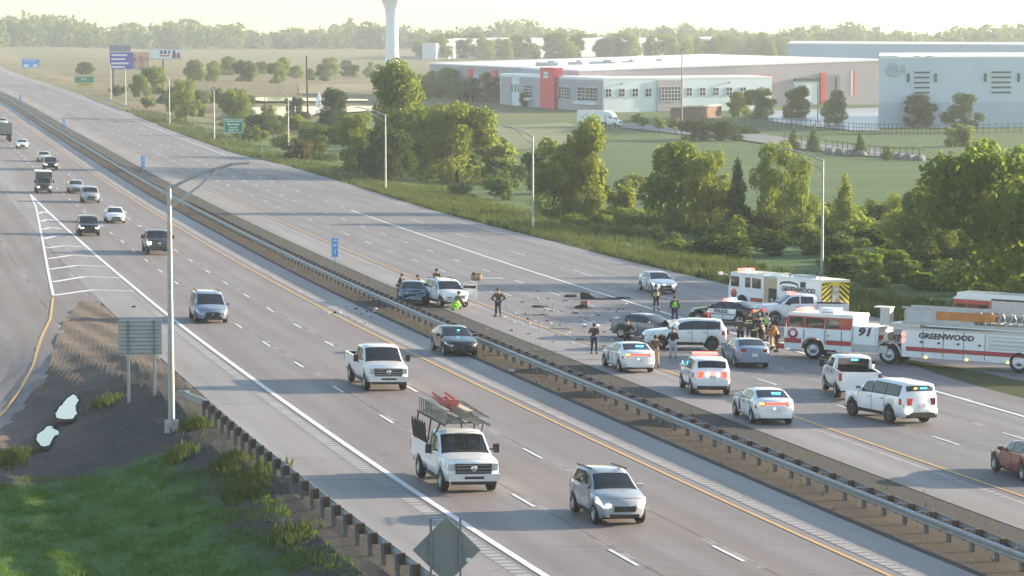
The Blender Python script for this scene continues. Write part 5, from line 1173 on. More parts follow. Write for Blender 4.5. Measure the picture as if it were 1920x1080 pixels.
# angle: 90 looks away from the camera, -90 towards it, 180 to the left
person(934, 595, 110, 'hips', 'brown', 'navy', 'trooper in a wide brimmed hat standing with hands on hips', 1.86, hat='campaign')
person(1114, 665, 75, 'front', 'charcoal', 'navy', 'man in dark shirt and dark trousers near the barrier, back turned', 1.78, sleeves=False)
person(1176, 658, 95, 'hips', 'charcoal', 'black', 'bare armed person in dark vest behind the nearest patrol sedan', 1.8, sleeves=False, vest='black', hat='cap')
person(1262, 674, 85, 'front', 'black', 'lightgrey', 'person in black top and light grey trousers facing the patrol suv', 1.78, hat='cap')
person(1229, 691, 100, 'phone', 'brown', 'khaki', 'person in khaki trousers half hidden by the nearest patrol sedan', 1.8, shoe='boot')
person(1230, 584, -70, 'stand', 'turnout', 'turnout', 'firefighter in dark banded turnout gear standing on the white line', 1.8, hat='helmet', stripes=True, boots_tall=True)
person(1265, 607, 95, 'stand', 'charcoal', 'navy', 'person wearing a bright yellow green safety vest', 1.8, vest='hivis')
person(1325, 630, -60, 'stand', 'maroon', 'navy', 'person whose head shows above the broadside patrol suv', 1.75)
person(1388, 652, 80, 'front', 'charcoal', 'black', 'person in dark shirt standing behind the grey blue sedan', 1.8, sleeves=False)
person(1412, 652, 20, 'bend', 'turnout', 'turnout', 'firefighter bending over beside the ladder truck', 1.8, hat='helmet', stripes=True, boots_tall=True)
person(1430, 652, 150, 'reach', 'turnout', 'turnout', 'helmeted firefighter reaching out in the middle of the crew', 1.84, hat='helmet', stripes=True, boots_tall=True)
person(1447, 657, 170, 'front', 'turnout', 'tan', 'firefighter in tan trousers at the front bumper of the ladder truck', 1.8, hat='helmet', stripes=True, boots_tall=True)
person(1438, 640, 200, 'stand', 'lightgrey', 'navy', 'person in a safety vest behind the firefighters', 1.75, vest='hivis')
person(1421, 646, 100, 'stand', 'black', 'turnout', 'person in black helping in the crew by the ladder truck', 1.78, hat='helmet', stripes=True)
person(1405, 640, 60, 'front', 'turnout', 'turnout', 'firefighter at the left of the crew by the ladder truck', 1.8, hat='helmet', stripes=True, boots_tall=True)
person(1457, 661, 190, 'reach', 'orange', 'brown', 'rescuer in an orange jacket next to the ladder truck bumper', 1.8)
person(748, 561, -20, 'reach', 'charcoal', 'black', 'person in dark clothes leaning on the wrecked sedan at the barrier', 1.8)
person(795, 558, 200, 'bend', 'tan', 'turnout', 'rescuer in a tan jacket bending between the two wrecked vehicles', 1.8, hat='helmet', stripes=True)
person(816, 551, -60, 'reach', 'turnout', 'turnout', 'firefighter standing at the far side of the white wrecked suv', 1.8, hat='helmet', stripes=True)
person(852, 582, 20, 'crouch', 'turnout', 'hivis', 'rescuer crouching in green trousers in front of the white wrecked suv', 1.8, hat='helmet', boots_tall=False, stripes=True)
PLAST = mat('broken_black_plastic', (.02, .02, .022), .55, .2, 8); PAINTED = mat('torn_white_body_panel', (.6, .61, .63), .5, .15, 4); WOOD_D = mat('splintered_pale_debris', (.42, .36, .27), .8, .2, 6)
q = MB(); q.box((0, 0, .05), (1.75, .42, .06)); q.box((0, 0, .1), (1.6, .3, .03)); tag(q.build('backboard', WHITE_S, loc=at(921, 524), rz=math.radians(2)), 'white backboard lying flat beside the tan gear bag', 'backboard')
BAGM = mat('tan_canvas', (.42, .28, .13), .85, .2, 6); r = empty('gear_bag', at(893, 526))
q = MB(); q.tube([(-.4, 0, .24), (-.36, 0, .25), (.36, 0, .25), (.4, 0, .24)], [.12, .24, .24, .12], 12); q.build('bag', BAGM, r)
for x in (-.18, .18): q = MB(); q.tube([(x, -.24, .2), (x, -.12, .56), (x, .12, .56), (x, .24, .2)], .025, 6); q.build('strap', CL['black'], r)
q = MB(); q.box((.2, -.02, .5), (.3, .26, .14)); q.build('pocket', BAGM, r); q = MB(); q.lathe([(.0, .16), (.1, .13), (.14, .05), (.19, .0), (.0, -.01)], 14, 'z', (-.2, 0, .48)); q.build('helmet', CL['helmet'], r); tag(r, 'tan gear bag with a helmet on it, on the road behind the wrecks', 'bag')
def scrap(px, py, L, w, h, m, name, label, cat='debris', rz=0.0, seed=0):
    r = random.Random(seed); q = MB(); n = 7
    pts = [(L / 2 * math.cos(t) * r.uniform(.6, 1.1), w / 2 * math.sin(t) * r.uniform(.5, 1.2)) for t in np.linspace(0, 2 * math.pi, n, endpoint=False)]
    vs = [(x, y, 0.0) for x, y in pts] + [(x * .8, y * .75, h * r.uniform(.5, 1.0)) for x, y in pts]
    q.add(vs, [tuple(range(n))[::-1], tuple(range(n, 2 * n))] + [(i, (i + 1) % n, n + (i + 1) % n, n + i) for i in range(n)])
    p = at(px, py); o = q.build(name, m, loc=(p[0], p[1], p[2] + .035), rz=rz); return tag(o, label, cat, 'wreckage scattered over the far carriageway')
# torn bumper standing up
p = at(1108, 562); q = MB(); q.slab([(-.75, 0), (.95, 0), (.95, .07), (.3, .14), (0, .34), (-.15, .48), (-.62, .56), (-.75, .5)], 'y', -.2, .2); o = q.build('torn_bumper', PLAST, loc=p); tag(o, 'large torn black bumper standing up on the road', 'debris', 'wreckage scattered over the far carriageway')
scrap(1140, 562, 2.2, .4, .12, PLAST, 'bumper_piece', 'long flat black bumper strip next to the standing bumper', seed=2); scrap(1168, 560, 1.7, .3, .1, PLAST, 'bumper_piece', 'flat black strip touching the solid white line', seed=3); scrap(1073, 558, 1.3, .6, .2, PLAST, 'wheel_liner', 'curved black wheel liner left of the standing bumper', seed=4)
scrap(1093, 579, 1.3, .9, .3, PLAST, 'engine_part', 'lump of dark engine parts with red bits on the road', seed=5); scrap(1096, 575, .8, .5, .42, mat('rusty_metal', (.25, .1, .08), .7, .3, 8), 'engine_part', 'rusty red metal piece on the engine lump', seed=6)
scrap(1050, 618, 2.6, .25, .1, WOOD_D, 'trim_strip', 'long pale strip lying across the yellow line', seed=7); scrap(1085, 610, 1.8, .4, .1, PAINTED, 'body_panel', 'white torn body panel near the yellow line', seed=8); scrap(1110, 612, 1.2, .5, .12, PAINTED, 'body_panel', 'small white panel beside the torn body panel', seed=9); scrap(1000, 592, 2.2, .2, .06, PLAST, 'trim_strip', 'thin black trim strip lying near the trooper', seed=10); scrap(1012, 577, 1.5, .5, .14, PLAST, 'grille_piece', 'broken black grille piece on the dashed line', seed=11)
zn = lambda px, py: 'lying ' + ('near the trooper' if px < 985 else 'left of the engine lump' if px < 1060 else 'around the engine lump' if px < 1120 else 'behind the crushed grey sedan') + (' towards the white line' if py < 568 else ' mid lane' if py < 596 else ' towards the yellow line')
rr_ = random.Random(21); k = 0
while k < 120:
    px, py = rr_.gauss(1045, 95), rr_.gauss(590, 26)
    if not (905 < px < 1230 and 540 < py < 655) or abs(py - (430 + px * .16)) > 55: continue
    m = rr_.choice([PLAST, PLAST, PLAST, PAINTED, WOOD_D]); scrap(px, py, rr_.uniform(.08, .42) * rr_.choice([1, 1, 1.5]), rr_.uniform(.06, .2), rr_.uniform(.03, .1), m, 'debris_piece', {'broken_black_plastic': 'broken black fragment ' + zn(px, py), 'torn_white_body_panel': 'white fragment ' + zn(px, py), 'splintered_pale_debris': 'pale splinter ' + zn(px, py)}[m.name], rz=rr_.uniform(0, 3), seed=100 + k); k += 1
k = 0
while k < 26:
    px, py = rr_.gauss(690, 45), rr_.gauss(583, 16)
    if not (560 < px < 800): continue
    scrap(px, py, rr_.uniform(.12, .42), rr_.uniform(.08, .25), rr_.uniform(.04, .14), rr_.choice([PLAST, PLAST, PAINTED]), 'debris_piece', 'small fragment thrown across the median, ' + ('left' if px < 650 else 'middle' if px < 720 else 'right') + ' part of the near shoulder ' + ('by the yellow line' if py > 583 else 'by the dirt'), rz=rr_.uniform(0, 3), seed=300 + k); k += 1
for px, py, lab in ((635, 588, 'fragment'), (960, 697, 'white litter lying in the median'), (251, 577, 'dark scrap lying on the paved gore')): scrap(px, py, .4, .3, .12, PLAST if 'dark' in lab else PAINTED, 'scrap_piece', lab if ' ' in lab else 'pale scrap on the yellow line of the near carriageway', 'litter', seed=int(px))
# ---------------------------------------------------------------- trees, bushes, grass
def m_leaf(name, c1, c2, tr=0.55):
    t = NT(name); oi = t.n('ShaderNodeObjectInfo'); p = t.coord('Object')
    f = t.ramp(t.noise(p, 0.9, 4, 0.65), 0.3, 0.7); r = oi.outputs['Random']
    col = t.mix(f, c1, c2); col = t.mix(t.math('MULTIPLY', r, 0.35), col, mul(c2, 1.25))
    d = t.n('ShaderNodeBsdfDiffuse'); s = t.n('ShaderNodeBsdfTranslucent'); x = t.n('ShaderNodeMixShader'); x.inputs[0].default_value = tr
    t.l(col, d.inputs['Color']); t.l(t.mix(0.5, col, (0.3, 0.38, 0.05)), s.inputs['Color']); t.l(d.outputs[0], x.inputs[1]); t.l(s.outputs[0], x.inputs[2]); t.l(x.outputs[0], t.out.inputs['Surface'])
    t.t.nodes.remove(t.b); return t.m
LEAF = {'mid': m_leaf('leaves_mid_green', (.09, .14, .03), (.16, .225, .05)), 'light': m_leaf('leaves_light_green', (.12, .17, .04), (.2, .245, .065)), 'dark': m_leaf('leaves_dark_green', (.018, .045, .018), (.035, .075, .026), .25),
        'yellow': m_leaf('leaves_yellow_green', (.15, .18, .03), (.24, .26, .055)), 'dull': m_leaf('leaves_grey_green', (.075, .115, .036), (.125, .165, .055), .3), 'russet': m_leaf('twigs_russet', (.08, .06, .035), (.12, .09, .05), .3)}
BARK = mat('bark', (.05, .038, .028), .95, .3, 5, bump=.5)
def leaf_mesh(name, lobes, n, size, seed, droop=.0, shell=.55):
    r = np.random.default_rng(seed); vol = np.array([a[3] * a[4] * a[5] for a in lobes]) ** .75; pick = r.choice(len(lobes), n, p=vol / vol.sum()); L = np.array(lobes)[pick]
    d = r.normal(size=(n, 3)); d /= np.linalg.norm(d, axis=1)[:, None]; rad = shell + (1 - shell) * r.random(n) ** .6; rad *= r.choice([1, 1, 1, 1.15, .75, 1.3], n, p=[.3, .25, .15, .12, .13, .05])
    c = L[:, :3] + d * L[:, 3:6] * rad[:, None]
    nrm = d + r.normal(size=(n, 3)) * .75 + np.array([0, 0, .25]); nrm /= np.linalg.norm(nrm, axis=1)[:, None]
    u = np.cross(nrm, r.normal(size=(n, 3))); u /= np.linalg.norm(u, axis=1)[:, None]; v = np.cross(nrm, u)
    sz = size * r.uniform(.55, 1.35, n); a = (u * sz[:, None]); b = (v * (sz * r.uniform(.45, .8, n))[:, None]); b[:, 2] -= droop * sz
    V = np.empty((n, 4, 3)); V[:, 0] = c - a; V[:, 1] = c - b * .9; V[:, 2] = c + a; V[:, 3] = c + b
    me = bpy.data.meshes.new(name); me.vertices.add(n * 4); me.vertices.foreach_set('co', V.reshape(-1).astype(np.float32)); me.loops.add(n * 4); me.loops.foreach_set('vertex_index', np.arange(n * 4, dtype=np.int32)); me.polygons.add(n); me.polygons.foreach_set('loop_start', np.arange(0, n * 4, 4, dtype=np.int32)); me.update(); me.validate(); return me
def round_lobes(seed, k, flat=.8):
    r = random.Random(seed); out = [(0, 0, .52, .2, .2, .24)]
    for i in range(k):
        t = r.uniform(0, 6.28); h = r.uniform(.07, .93); q = .42 * math.sqrt(max(.1, 1 - ((h - .45) / .52) ** 2)) * r.uniform(.4, 1.0); s = r.uniform(.09, .19)
        out.append((q * math.cos(t), q * math.sin(t), h, s, s, s * flat))
    return out
def cone_lobes(seed, k):
    r = random.Random(seed); out = []
    for i in range(k):
        h = .06 + .9 * i / k; w = .26 * (1 - h) + .025; t = r.uniform(0, 6.28); out.append((w * .45 * math.cos(t), w * .45 * math.sin(t), h, w * .75, w * .75, .06))
    return out
def bush_lobes(seed, k):
    r = random.Random(seed); return [(r.uniform(-.34, .34), r.uniform(-.3, .3), r.uniform(.1, .6), r.uniform(.14, .26), r.uniform(.14, .26), r.uniform(.14, .3)) for _ in range(k)]
def trunk_mesh(seed, h=.6, r0=.03, limbs=6, lean=0.02):
    r = random.Random(seed); mb = MB(); mb.tube([(0, 0, -.03), (r.uniform(-lean, lean), r.uniform(-lean, lean), h * .45), (r.uniform(-lean, lean) * 2, r.uniform(-lean, lean), h)], [r0 * 1.25, r0 * .8, r0 * .3], 7)
    for i in range(limbs):
        t = r.uniform(0, 6.28); z = h * r.uniform(.35, .9); l = r.uniform(.14, .28); mb.tube([(0, 0, z), (l * .5 * math.cos(t), l * .5 * math.sin(t), z + l * .35), (l * math.cos(t), l * math.sin(t), z + l * .85)], [r0 * .45, r0 * .28, r0 * .12], 5)
    me = mb.mesh('trunk'); me.materials.append(BARK); return me
PROTO = {}
for nm, lb, n, sz, sd in (('round', round_lobes(1, 34), 11000, .024, 1), ('round2', round_lobes(2, 32), 11000, .024, 2), ('tall', [(a[0] * .62, a[1] * .62, a[2] * 1.02, a[3] * .75, a[4] * .75, a[5] * 1.1) for a in round_lobes(3, 32)], 10000, .022, 3), ('open', round_lobes(4, 24), 8500, .021, 4), ('cone', cone_lobes(5, 34), 8000, .017, 5), ('pyramid', [(a[0] * 1.2, a[1] * 1.2, a[2], a[3] * 1.25, a[4] * 1.25, a[5] * 1.3) for a in cone_lobes(6, 26)], 8000, .019, 6), ('lolly', [(a[0] * .9, a[1] * .9, .3 + a[2] * .68, a[3], a[4], a[5] * .8) for a in round_lobes(7, 14)], 2200, .042, 7)):
    me = leaf_mesh('crown', lb, n, sz, sd, shell=.5 if nm == 'open' else .68); me.materials.append(LEAF['mid'])
    PROTO[nm] = (me, trunk_mesh(sd, .45 if nm in ('round', 'round2') else .7 if nm in ('cone', 'pyramid') else .55, .022 if nm != 'lolly' else .02))
for nm, sd, n in (('bush', 11, 2600), ('bush2', 12, 2200), ('scrub', 13, 1200)):
    me = leaf_mesh('foliage', bush_lobes(sd, 12), n, .055 if nm != 'scrub' else .06, sd, shell=.3); me.materials.append(LEAF['mid'])
    mb = MB(); rr_ = random.Random(sd)
    for i in range(7):
        t = rr_.uniform(0, 6.28); mb.tube([(0, 0, -.04), (.16 * math.cos(t), .16 * math.sin(t), .3), (.3 * math.cos(t), .3 * math.sin(t), .6)], [.018, .012, .005], 5)
    tm = mb.mesh('stem'); tm.materials.append(BARK); PROTO[nm] = (me, tm)
TR = random.Random(77)
def plant(kind, p, h, w, leaf, label, group, cat='tree'):
    """w: crown width in metres; crowns are about 0.9 as wide as high in the prototype"""
    c, t = PROTO[kind]; bush = kind in ('bush', 'bush2', 'scrub'); r = empty(('bush' if cat == 'bush' else 'tree'), p, TR.uniform(0, 6.28))
    base = 1.1 if bush else {'tall': .62, 'cone': .5, 'pyramid': .66}.get(kind, .92)
    a = link('foliage' if bush else 'crown', c, None, r); a.scale = (w / base, w / base * TR.uniform(.9, 1.1), h); a.material_slots[0].link = 'OBJECT'; a.material_slots[0].material = LEAF[leaf]
    b = link('stem' if bush else 'trunk', t, None, r); k = min(h, w * 1.6); b.scale = (k, k, h)
    return tag(r, label, cat, group)
def tree_px(kind, px, yb, yt, wpx, leaf, label, group='trees across the far carriageway', p=None):
    p = at(px, yb) if p is None else p; k = ppm(p); return plant(kind, p, (yb - yt) / k, wpx / k, leaf, label, group)
CN = {'mid': 'green', 'dark': 'dark green', 'dull': 'grey green', 'light': 'light green', 'yellow': 'yellow green'}
G_T = 'trees across the far carriageway'
for a in (('tall', 752, 332, 128, 120, 'light', 'tallest tree of the large clump, in front of the water tower'), ('round', 858, 342, 188, 135, 'yellow', 'broad sunlit tree at the right of the large clump'), ('round2', 800, 338, 205, 120, 'mid', 'rounded green tree in the middle of the large clump'), ('round', 672, 322, 208, 78, 'mid', 'green tree at the left of the large clump'), ('round2', 725, 340, 240, 100, 'dark', 'low dark tree at the foot of the large clump'), ('tall', 627, 262, 172, 62, 'dark', 'dark pointed tree beside the tall utility pole'),
          ('round', 1040, 412, 258, 100, 'light', 'left tree of the pair behind the grey light pole'), ('tall', 1098, 415, 232, 82, 'yellow', 'taller right tree of the pair behind the grey light pole'), ('bush', 1165, 412, 330, 62, 'yellow', 'yellow green sapling clump right of the tree pair'), ('scrub', 945, 375, 310, 95, 'dull', 'straggly grey green thicket left of the tree pair'),
          ('round2', 1275, 432, 268, 140, 'mid', 'large rounded tree right of the mown field gap'), ('round', 1330, 438, 282, 90, 'yellow', 'sunlit tree touching the dark conifer'), ('cone', 1382, 440, 292, 62, 'dark', 'dark conifer between the sunlit trees'), ('open', 1452, 438, 268, 90, 'light', 'pale open tree left of the tall light pole'), ('open', 1500, 442, 292, 76, 'light', 'pale tree just left of the tall light pole'), ('pyramid', 1583, 446, 322, 66, 'light', 'pale pyramid shaped tree right of the tall light pole'), ('bush2', 1630, 445, 390, 50, 'mid', 'small green tree between the pyramid tree and the big tree'), ('round', 1850, 545, 262, 235, 'mid', 'very large leafy tree at the right edge'), ('round2', 1730, 500, 352, 110, 'dull', 'grey green tree leaning against the big right hand tree'), ('round', 1925, 520, 300, 120, 'yellow', 'sunlit tree cut by the right edge'), ('open', 1690, 470, 365, 70, 'yellow', 'thin yellowish tree left of the big right hand tree')): tree_px(*a)
for i_, (s_, o_, h_) in enumerate(((150, 68, 10), (142, 78, 12), (132, 70, 11), (122, 82, 12), (112, 74, 10), (104, 86, 12), (92, 76, 11), (82, 90, 12), (70, 80, 10), (58, 92, 12), (46, 84, 11), (34, 96, 12), (22, 88, 11))):
    plant(('round', 'round2', 'tall')[i_ % 3], W(s_, o_), h_, h_ * 1.05, ('mid', 'light', 'dark')[i_ % 3], ('%s tree in the belt past the right edge, %s' % (('rounded green', 'full light green', 'upright dark green')[i_ % 3], ('nearest the fire engine', 'just behind it', 'a little nearer', 'behind the ladder truck', 'beside the ramp', 'set back from the ramp', 'where the ramp narrows', 'set back there', 'across from the red car', 'behind that one', 'nearer the camera', 'set back near the camera', 'closest to the camera')[i_])), 'trees past the right edge')
# thicket along the far verge: bushes one by one
k = 0
while k < 185:
    s = TR.uniform(125, 258); o = 50 + 40 * TR.random() ** 1.3
    lo = float(np.interp(s, [125, 160, 200, 235, 300], [60, 57, 52, 50, 54]))
    if o < lo: continue
    p = W(s, o); d = (o - lo) / 30
    if 205 < s < 232 and o > 62 and False: continue
    h = TR.uniform(1.2, 2.6) * (1.0 + .2 * min(1, d)); kind = TR.choice(['bush', 'bush2', 'scrub']); leaf = TR.choice(['mid', 'mid', 'dark', 'dull', 'dull', 'light'])
    plant(kind, p, h, h * TR.uniform(1.5, 2.3), leaf, ('tall ' if h > 2.1 else 'low ') + CN[leaf] + ' bush ' + ('in front' if o - lo < 6 else 'midway' if o - lo < 14 else 'deep') + ' in the thicket ' + ('left of the grey light pole' if s > 245 else 'near the grey light pole' if s > 232 else 'below the tree pair' if s > 214 else 'below the large rounded tree' if s > 196 else 'left of the dark conifer' if s > 182 else 'around the dark conifer' if s > 168 else 'below the pyramid tree' if s > 155 else 'behind the fire engine' if s > 143 else 'at the right edge'), 'bushes in the right hand thicket', 'bush'); k += 1
k = 0
while k < 72:
    s = TR.uniform(300, 760); o = TR.uniform(44, 80); lo = float(np.interp(s, [300, 380, 450, 560, 760], [47, 50, 46, 42, 44]))
    if o < lo: continue
    h = TR.uniform(1.8, 4.6) * (1.2 if o > 55 else .9); leaf = TR.choice(['mid', 'dull', 'dull', 'light', 'yellow', 'dark'])
    plant(TR.choice(['bush', 'bush2', 'scrub', 'bush']), W(s, o), h, h * TR.uniform(1.1, 1.7), leaf, ('tall ' if h > 3.2 else 'low ') + CN[leaf] + ' bush ' + ('next to the far verge ' if o < 58 else 'set back from the far verge ') + ('below the large tree clump' if s < 380 else 'near the utility pole' if s < 480 else 'right of the green exit sign' if s < 580 else 'near the billboards'), 'bushes along the far verge', 'bush'); k += 1
for a in (('round', 290, 176, 122, 48, 'light', 'sunlit tree below the white billboard'), ('round2', 262, 182, 140, 40, 'mid', 'green tree below the violet billboard'), ('open', 348, 226, 150, 62, 'light', 'loose light green tree between the slim light poles'), ('round', 440, 236, 166, 60, 'light', 'light green tree right of the green exit sign'), ('round2', 365, 152, 112, 40, 'yellow', 'round tree alone beyond the billboards'), ('open', 505, 252, 215, 60, 'dull', 'grey green tree at the pond edge'), ('round', 600, 300, 232, 90, 'dull', 'grey green tree left of the large clump'), ('round2', 160, 140, 116, 34, 'dull', 'small tree behind the wide green exit sign'), ('bush', 560, 300, 250, 60, 'russet', 'brownish shrub near the slim light pole')): tree_px(*a, group='trees along the far verge')
# middle distance trees on the plain
k = 0; rows = []
for x0, x1, y0, y1, n, lab in ((395, 720, 136, 160, 15, 'tree in the broken line beyond the pond meadow'), (770, 980, 178, 196, 14, 'tree in front of the grey warehouse'), (980, 1100, 196, 206, 8, 'tree along the front of the office block'), (1130, 1440, 190, 205, 26, 'low tree along the office front'), (780, 1480, 104, 112, 46, 'hazy tree behind the grey warehouse roof')):
    for i in range(n):
        px = x0 + (x1 - x0) * (i + TR.uniform(.1, .9)) / n; yb = TR.uniform(y0, y1); p = at(px, yb); h = TR.uniform(4, 8) if yb > 115 else TR.uniform(9, 15)
        if 'office' in lab: h = TR.uniform(2.4, 5.5)
        if 'front of the grey' in lab: h = TR.uniform(5, 8)
        leaf = TR.choice(['mid', 'dull', 'light', 'yellow', 'dark', 'dull']); kd = TR.choice(['round', 'round2', 'open', 'tall']); plant(kd, p, h, h * TR.uniform(.8, 1.25), leaf, {'round': 'round ', 'round2': 'full ', 'open': 'loose ', 'tall': 'upright '}[kd] + CN[leaf] + ' ' + lab + ', ' + ('left part' if px < x0 + (x1 - x0) / 3 else 'middle part' if px < x0 + (x1 - x0) * 2 / 3 else 'right part'), lab.replace('tree', 'trees', 1))
for a in (('lolly', 1193, 236, 212, 26, 'yellow', 'first small round tree beside the white semi truck'), ('lolly', 1206, 243, 218, 24, 'yellow', 'second small round tree right of the semi truck'), ('lolly', 1236, 250, 218, 32, 'yellow', 'third small sunlit tree along the drive'), ('lolly', 1267, 252, 220, 30, 'yellow', 'fourth small sunlit tree along the drive'), ('lolly', 1128, 238, 214, 26, 'yellow', 'small round tree in front of the semi truck'), ('round', 1305, 262, 222, 75, 'dark', 'shaded dark tree right of the small sunlit trees'), ('round2', 1360, 264, 228, 70, 'dark', 'shaded dark tree left of the parking lot'), ('round', 1425, 222, 163, 62, 'light', 'bushy light tree in front of the red framed wall'), ('round2', 1385, 220, 172, 46, 'yellow', 'yellow tree left of the red framed wall'), ('tall', 1495, 222, 165, 52, 'light', 'loose light tree in front of the white loading bay'), ('open', 1568, 236, 170, 62, 'light', 'sunlit tree at the corner of the parking lot'), ('pyramid', 1525, 285, 232, 28, 'dull', 'slim grey green tree below the parking lot'), ('pyramid', 1612, 292, 246, 30, 'dull', 'slim grey green tree by the lower fence'), ('cone', 1487, 280, 238, 26, 'dull', 'narrow conifer left of the light pole arm'), ('open', 1662, 302, 274, 22, 'dull', 'small bare looking tree at the lower fence'), ('open', 1660, 236, 208, 26, 'dark', 'small dark tree at the corner of the blue building'), ('open', 1722, 240, 178, 66, 'dark', 'dark spreading tree in front of the blue building'), ('open', 1808, 248, 176, 76, 'dark', 'dark tree in front of the louvred wall'), ('bush', 1800, 275, 222, 62, 'mid', 'green shrub below the blue building'), ('bush2', 1400, 252, 225, 60, 'dark', 'dark shrub beside the upper fence')): tree_px(*a, group='trees around the warehouses')
# the far wood that closes the view: one mass
def far_wood():
    r = np.random.default_rng(5); lobes = []
    for px in np.arange(-60, 1990, 11.0):
        for D in (2250, 2420):
            D2 = D + r.uniform(-60, 60) - 250 * sstep(900, 1900, px); x = (px + r.uniform(-8, 8) - 960) / FOC * D2; zg = ground(x, D2); h = (r.uniform(13, 19) + 4 * math.sin(px * .021) + 1.5 * math.sin(px * .06) + 5 * (1 - float(sstep(100, 500, px)))) * (.9 if px > 1000 else 1.0); w = r.uniform(5, 9)
            lobes += [(x, D2, zg + h * .35, w, w, h * .38), (x + r.uniform(-3, 3), D2, zg + h * .72, w * .75, w * .75, h * .26)]
    me = leaf_mesh('woodland', lobes, 42000, 2.1, 3, shell=.6); me.materials.append(LEAF['dull']); o = link('woodland', me); return tag(o, 'hazy distant wood along the horizon', 'wood', kind='stuff')
far_wood()
# grass: blades along the verge and on the near slope, one mass each
def blades(name, pts, hmin, hmax, label, mats, seed, per=4, wd=.5):
    r = np.random.default_rng(seed); P = np.repeat(np.array(pts), per, axis=0); n = len(P); P[:, :2] += r.normal(size=(n, 2)) * .09; h = r.uniform(hmin, hmax, n); t = r.uniform(0, 6.28, n); w = h * .06 * wd + .012
    dx, dy = np.cos(t), np.sin(t); lx = r.normal(size=n) * h * .35; ly = r.normal(size=n) * h * .35
    V = np.empty((n, 3, 3)); V[:, 0] = P - np.stack([dx * w, dy * w, 0 * w + .03], 1); V[:, 1] = P + np.stack([dx * w, dy * w, 0 * w - .03], 1); V[:, 2] = P + np.stack([lx, ly, h], 1)
    me = bpy.data.meshes.new(name); me.vertices.add(n * 3); me.vertices.foreach_set('co', V.reshape(-1).astype(np.float32)); me.loops.add(n * 3); me.loops.foreach_set('vertex_index', np.arange(n * 3, dtype=np.int32)); me.polygons.add(n); me.polygons.foreach_set('loop_start', np.arange(0, n * 3, 3, dtype=np.int32)); me.update(); me.validate()
    me.materials.append(mats); return tag(link(name, me), label, kind='stuff')
GRASS_A = m_leaf('verge_grass_blades', (.05, .08, .028), (.1, .115, .05), .2); GRASS_B = m_leaf('slope_grass_blades', (.035, .085, .02), (.085, .15, .035), .35)
def verge_pts(n, s0, s1, a, b):
    out = []
    for _ in range(n):
        s = TR.uniform(s0, s1); o = edge_r(s) + a + (b - a) * TR.random() ** 1.6
        if math.sin(s * .21 + 2 * math.sin(s * .05)) + math.sin(o * .8 + s * .11) < -.4 and TR.random() < .8: continue
        out.append(W(s, o, .0))
    return out
blades('verge_grass', verge_pts(11000, 112, 330, .15, 13) + verge_pts(4500, 330, 640, .2, 8), .25, .75, 'tall pale grass along the far shoulder', GRASS_A, 1, 4, 1.6)
sp = []
nz = lambda s, o: math.sin(s * .55 + 1.3 * math.sin(o * .9)) + math.sin(o * 1.1 + s * .2)
while len(sp) < 17000:
    s, o = TR.uniform(24, 67), TR.uniform(-24, -8.6)
    lim = 60 + 1.6 * nz(s, o) - max(0, (o + 11.5)) * 2.2
    if s > lim or (nz(s * 2.3 + 5, o * 2.1) + .6 * nz(s * 5, o * 4.4) < -.75 and TR.random() < .85): continue
    sp.append(W(s, o, .06))
blades('slope_grass', sp, .03, .12, 'short green grass on the near slope', GRASS_B, 2, 4, 1.5)
sp = []
for (cx, cy, n) in ((374, 800, 40), (355, 800, 30), (200, 757, 60), (430, 870, 120), (470, 905, 110), (455, 930, 90), (340, 855, 70), (545, 1010, 40), (505, 880, 40), (22, 858, 120), (10, 870, 120)):
    c = at(cx, cy)
    for _ in range(n * 2): x, y = c[0] + TR.gauss(0, .35), c[1] + TR.gauss(0, .9); sp.append((x, y, ground(x, y) + .05))
blades('weeds', sp, .12, .4, 'scattered yellowish weeds on the bare soil', GRASS_A, 4, 3, 1.6)
sp = [W(TR.uniform(20, 300), TR.choice([TR.gauss(11.2, .5), TR.gauss(14.6, .4)]), .02) for _ in range(350)]
blades('median_weeds', sp, .05, .28, 'sparse dry weeds in the dirt median', m_leaf('dry_weed_blades', (.1, .085, .05), (.15, .125, .07), .2), 6, 3, 1.4)
# ---------------------------------------------------------------- pond, drives and buildings across the road
def land_poly(name, px, m, label, dz=.12, n=3):
    """a flat sheet on the land through outline pixels"""
    q = [at(*p) for p in px]; mb = MB(); c = (sum(p[0] for p in q) / len(q), sum(p[1] for p in q) / len(q)); N = len(q); vs = [(c[0], c[1], ground(*c) + dz)] + [(p[0], p[1], p[2] + dz) for p in q]
    mb.add(vs, [(0, 1 + i, 1 + (i + 1) % N) for i in range(N)]); o = mb.build(name, m); return tag(o, label, kind='structure')
def m_pond():
    t = NT('pond_water'); p = t.pos(); t.set(col=t.mix(t.ramp(t.noise(p, .05, 3), .3, .7), (.05, .06, .06), (.07, .075, .07)), rough=.08, spec=.9); t.bump(t.noise(p, .6, 3), .04, .1); return t.m
POND = m_pond(); zp = -6.4
def pond(px, label):
    q = [at(*p) for p in px]; z = sum(p[2] for p in q) / len(q) + .5; mb = MB(); mb.add([(p[0], p[1], z) for p in q], [tuple(range(len(q)))]); return tag(mb.build('pond', POND), label, kind='structure')
pond([(440, 226), (445, 207), (520, 201), (620, 200), (760, 200), (885, 203), (880, 209), (700, 211), (600, 216), (575, 226)], 'bright still pond beyond the far verge')
pond([(440, 189), (500, 183), (600, 187), (690, 190), (690, 193), (600, 193), (500, 194)], 'second narrow strip of bright water behind the pond')
q = MB(); rf = random.Random(3)
for i in range(150):
    t = rf.uniform(0, 6.28); h = rf.random(); d = .15 + .9 * h * h; q.box((d * math.cos(t), d * math.sin(t), 3.6 * (1 - h * h) * rf.uniform(.85, 1)), (.28, .28, .4))
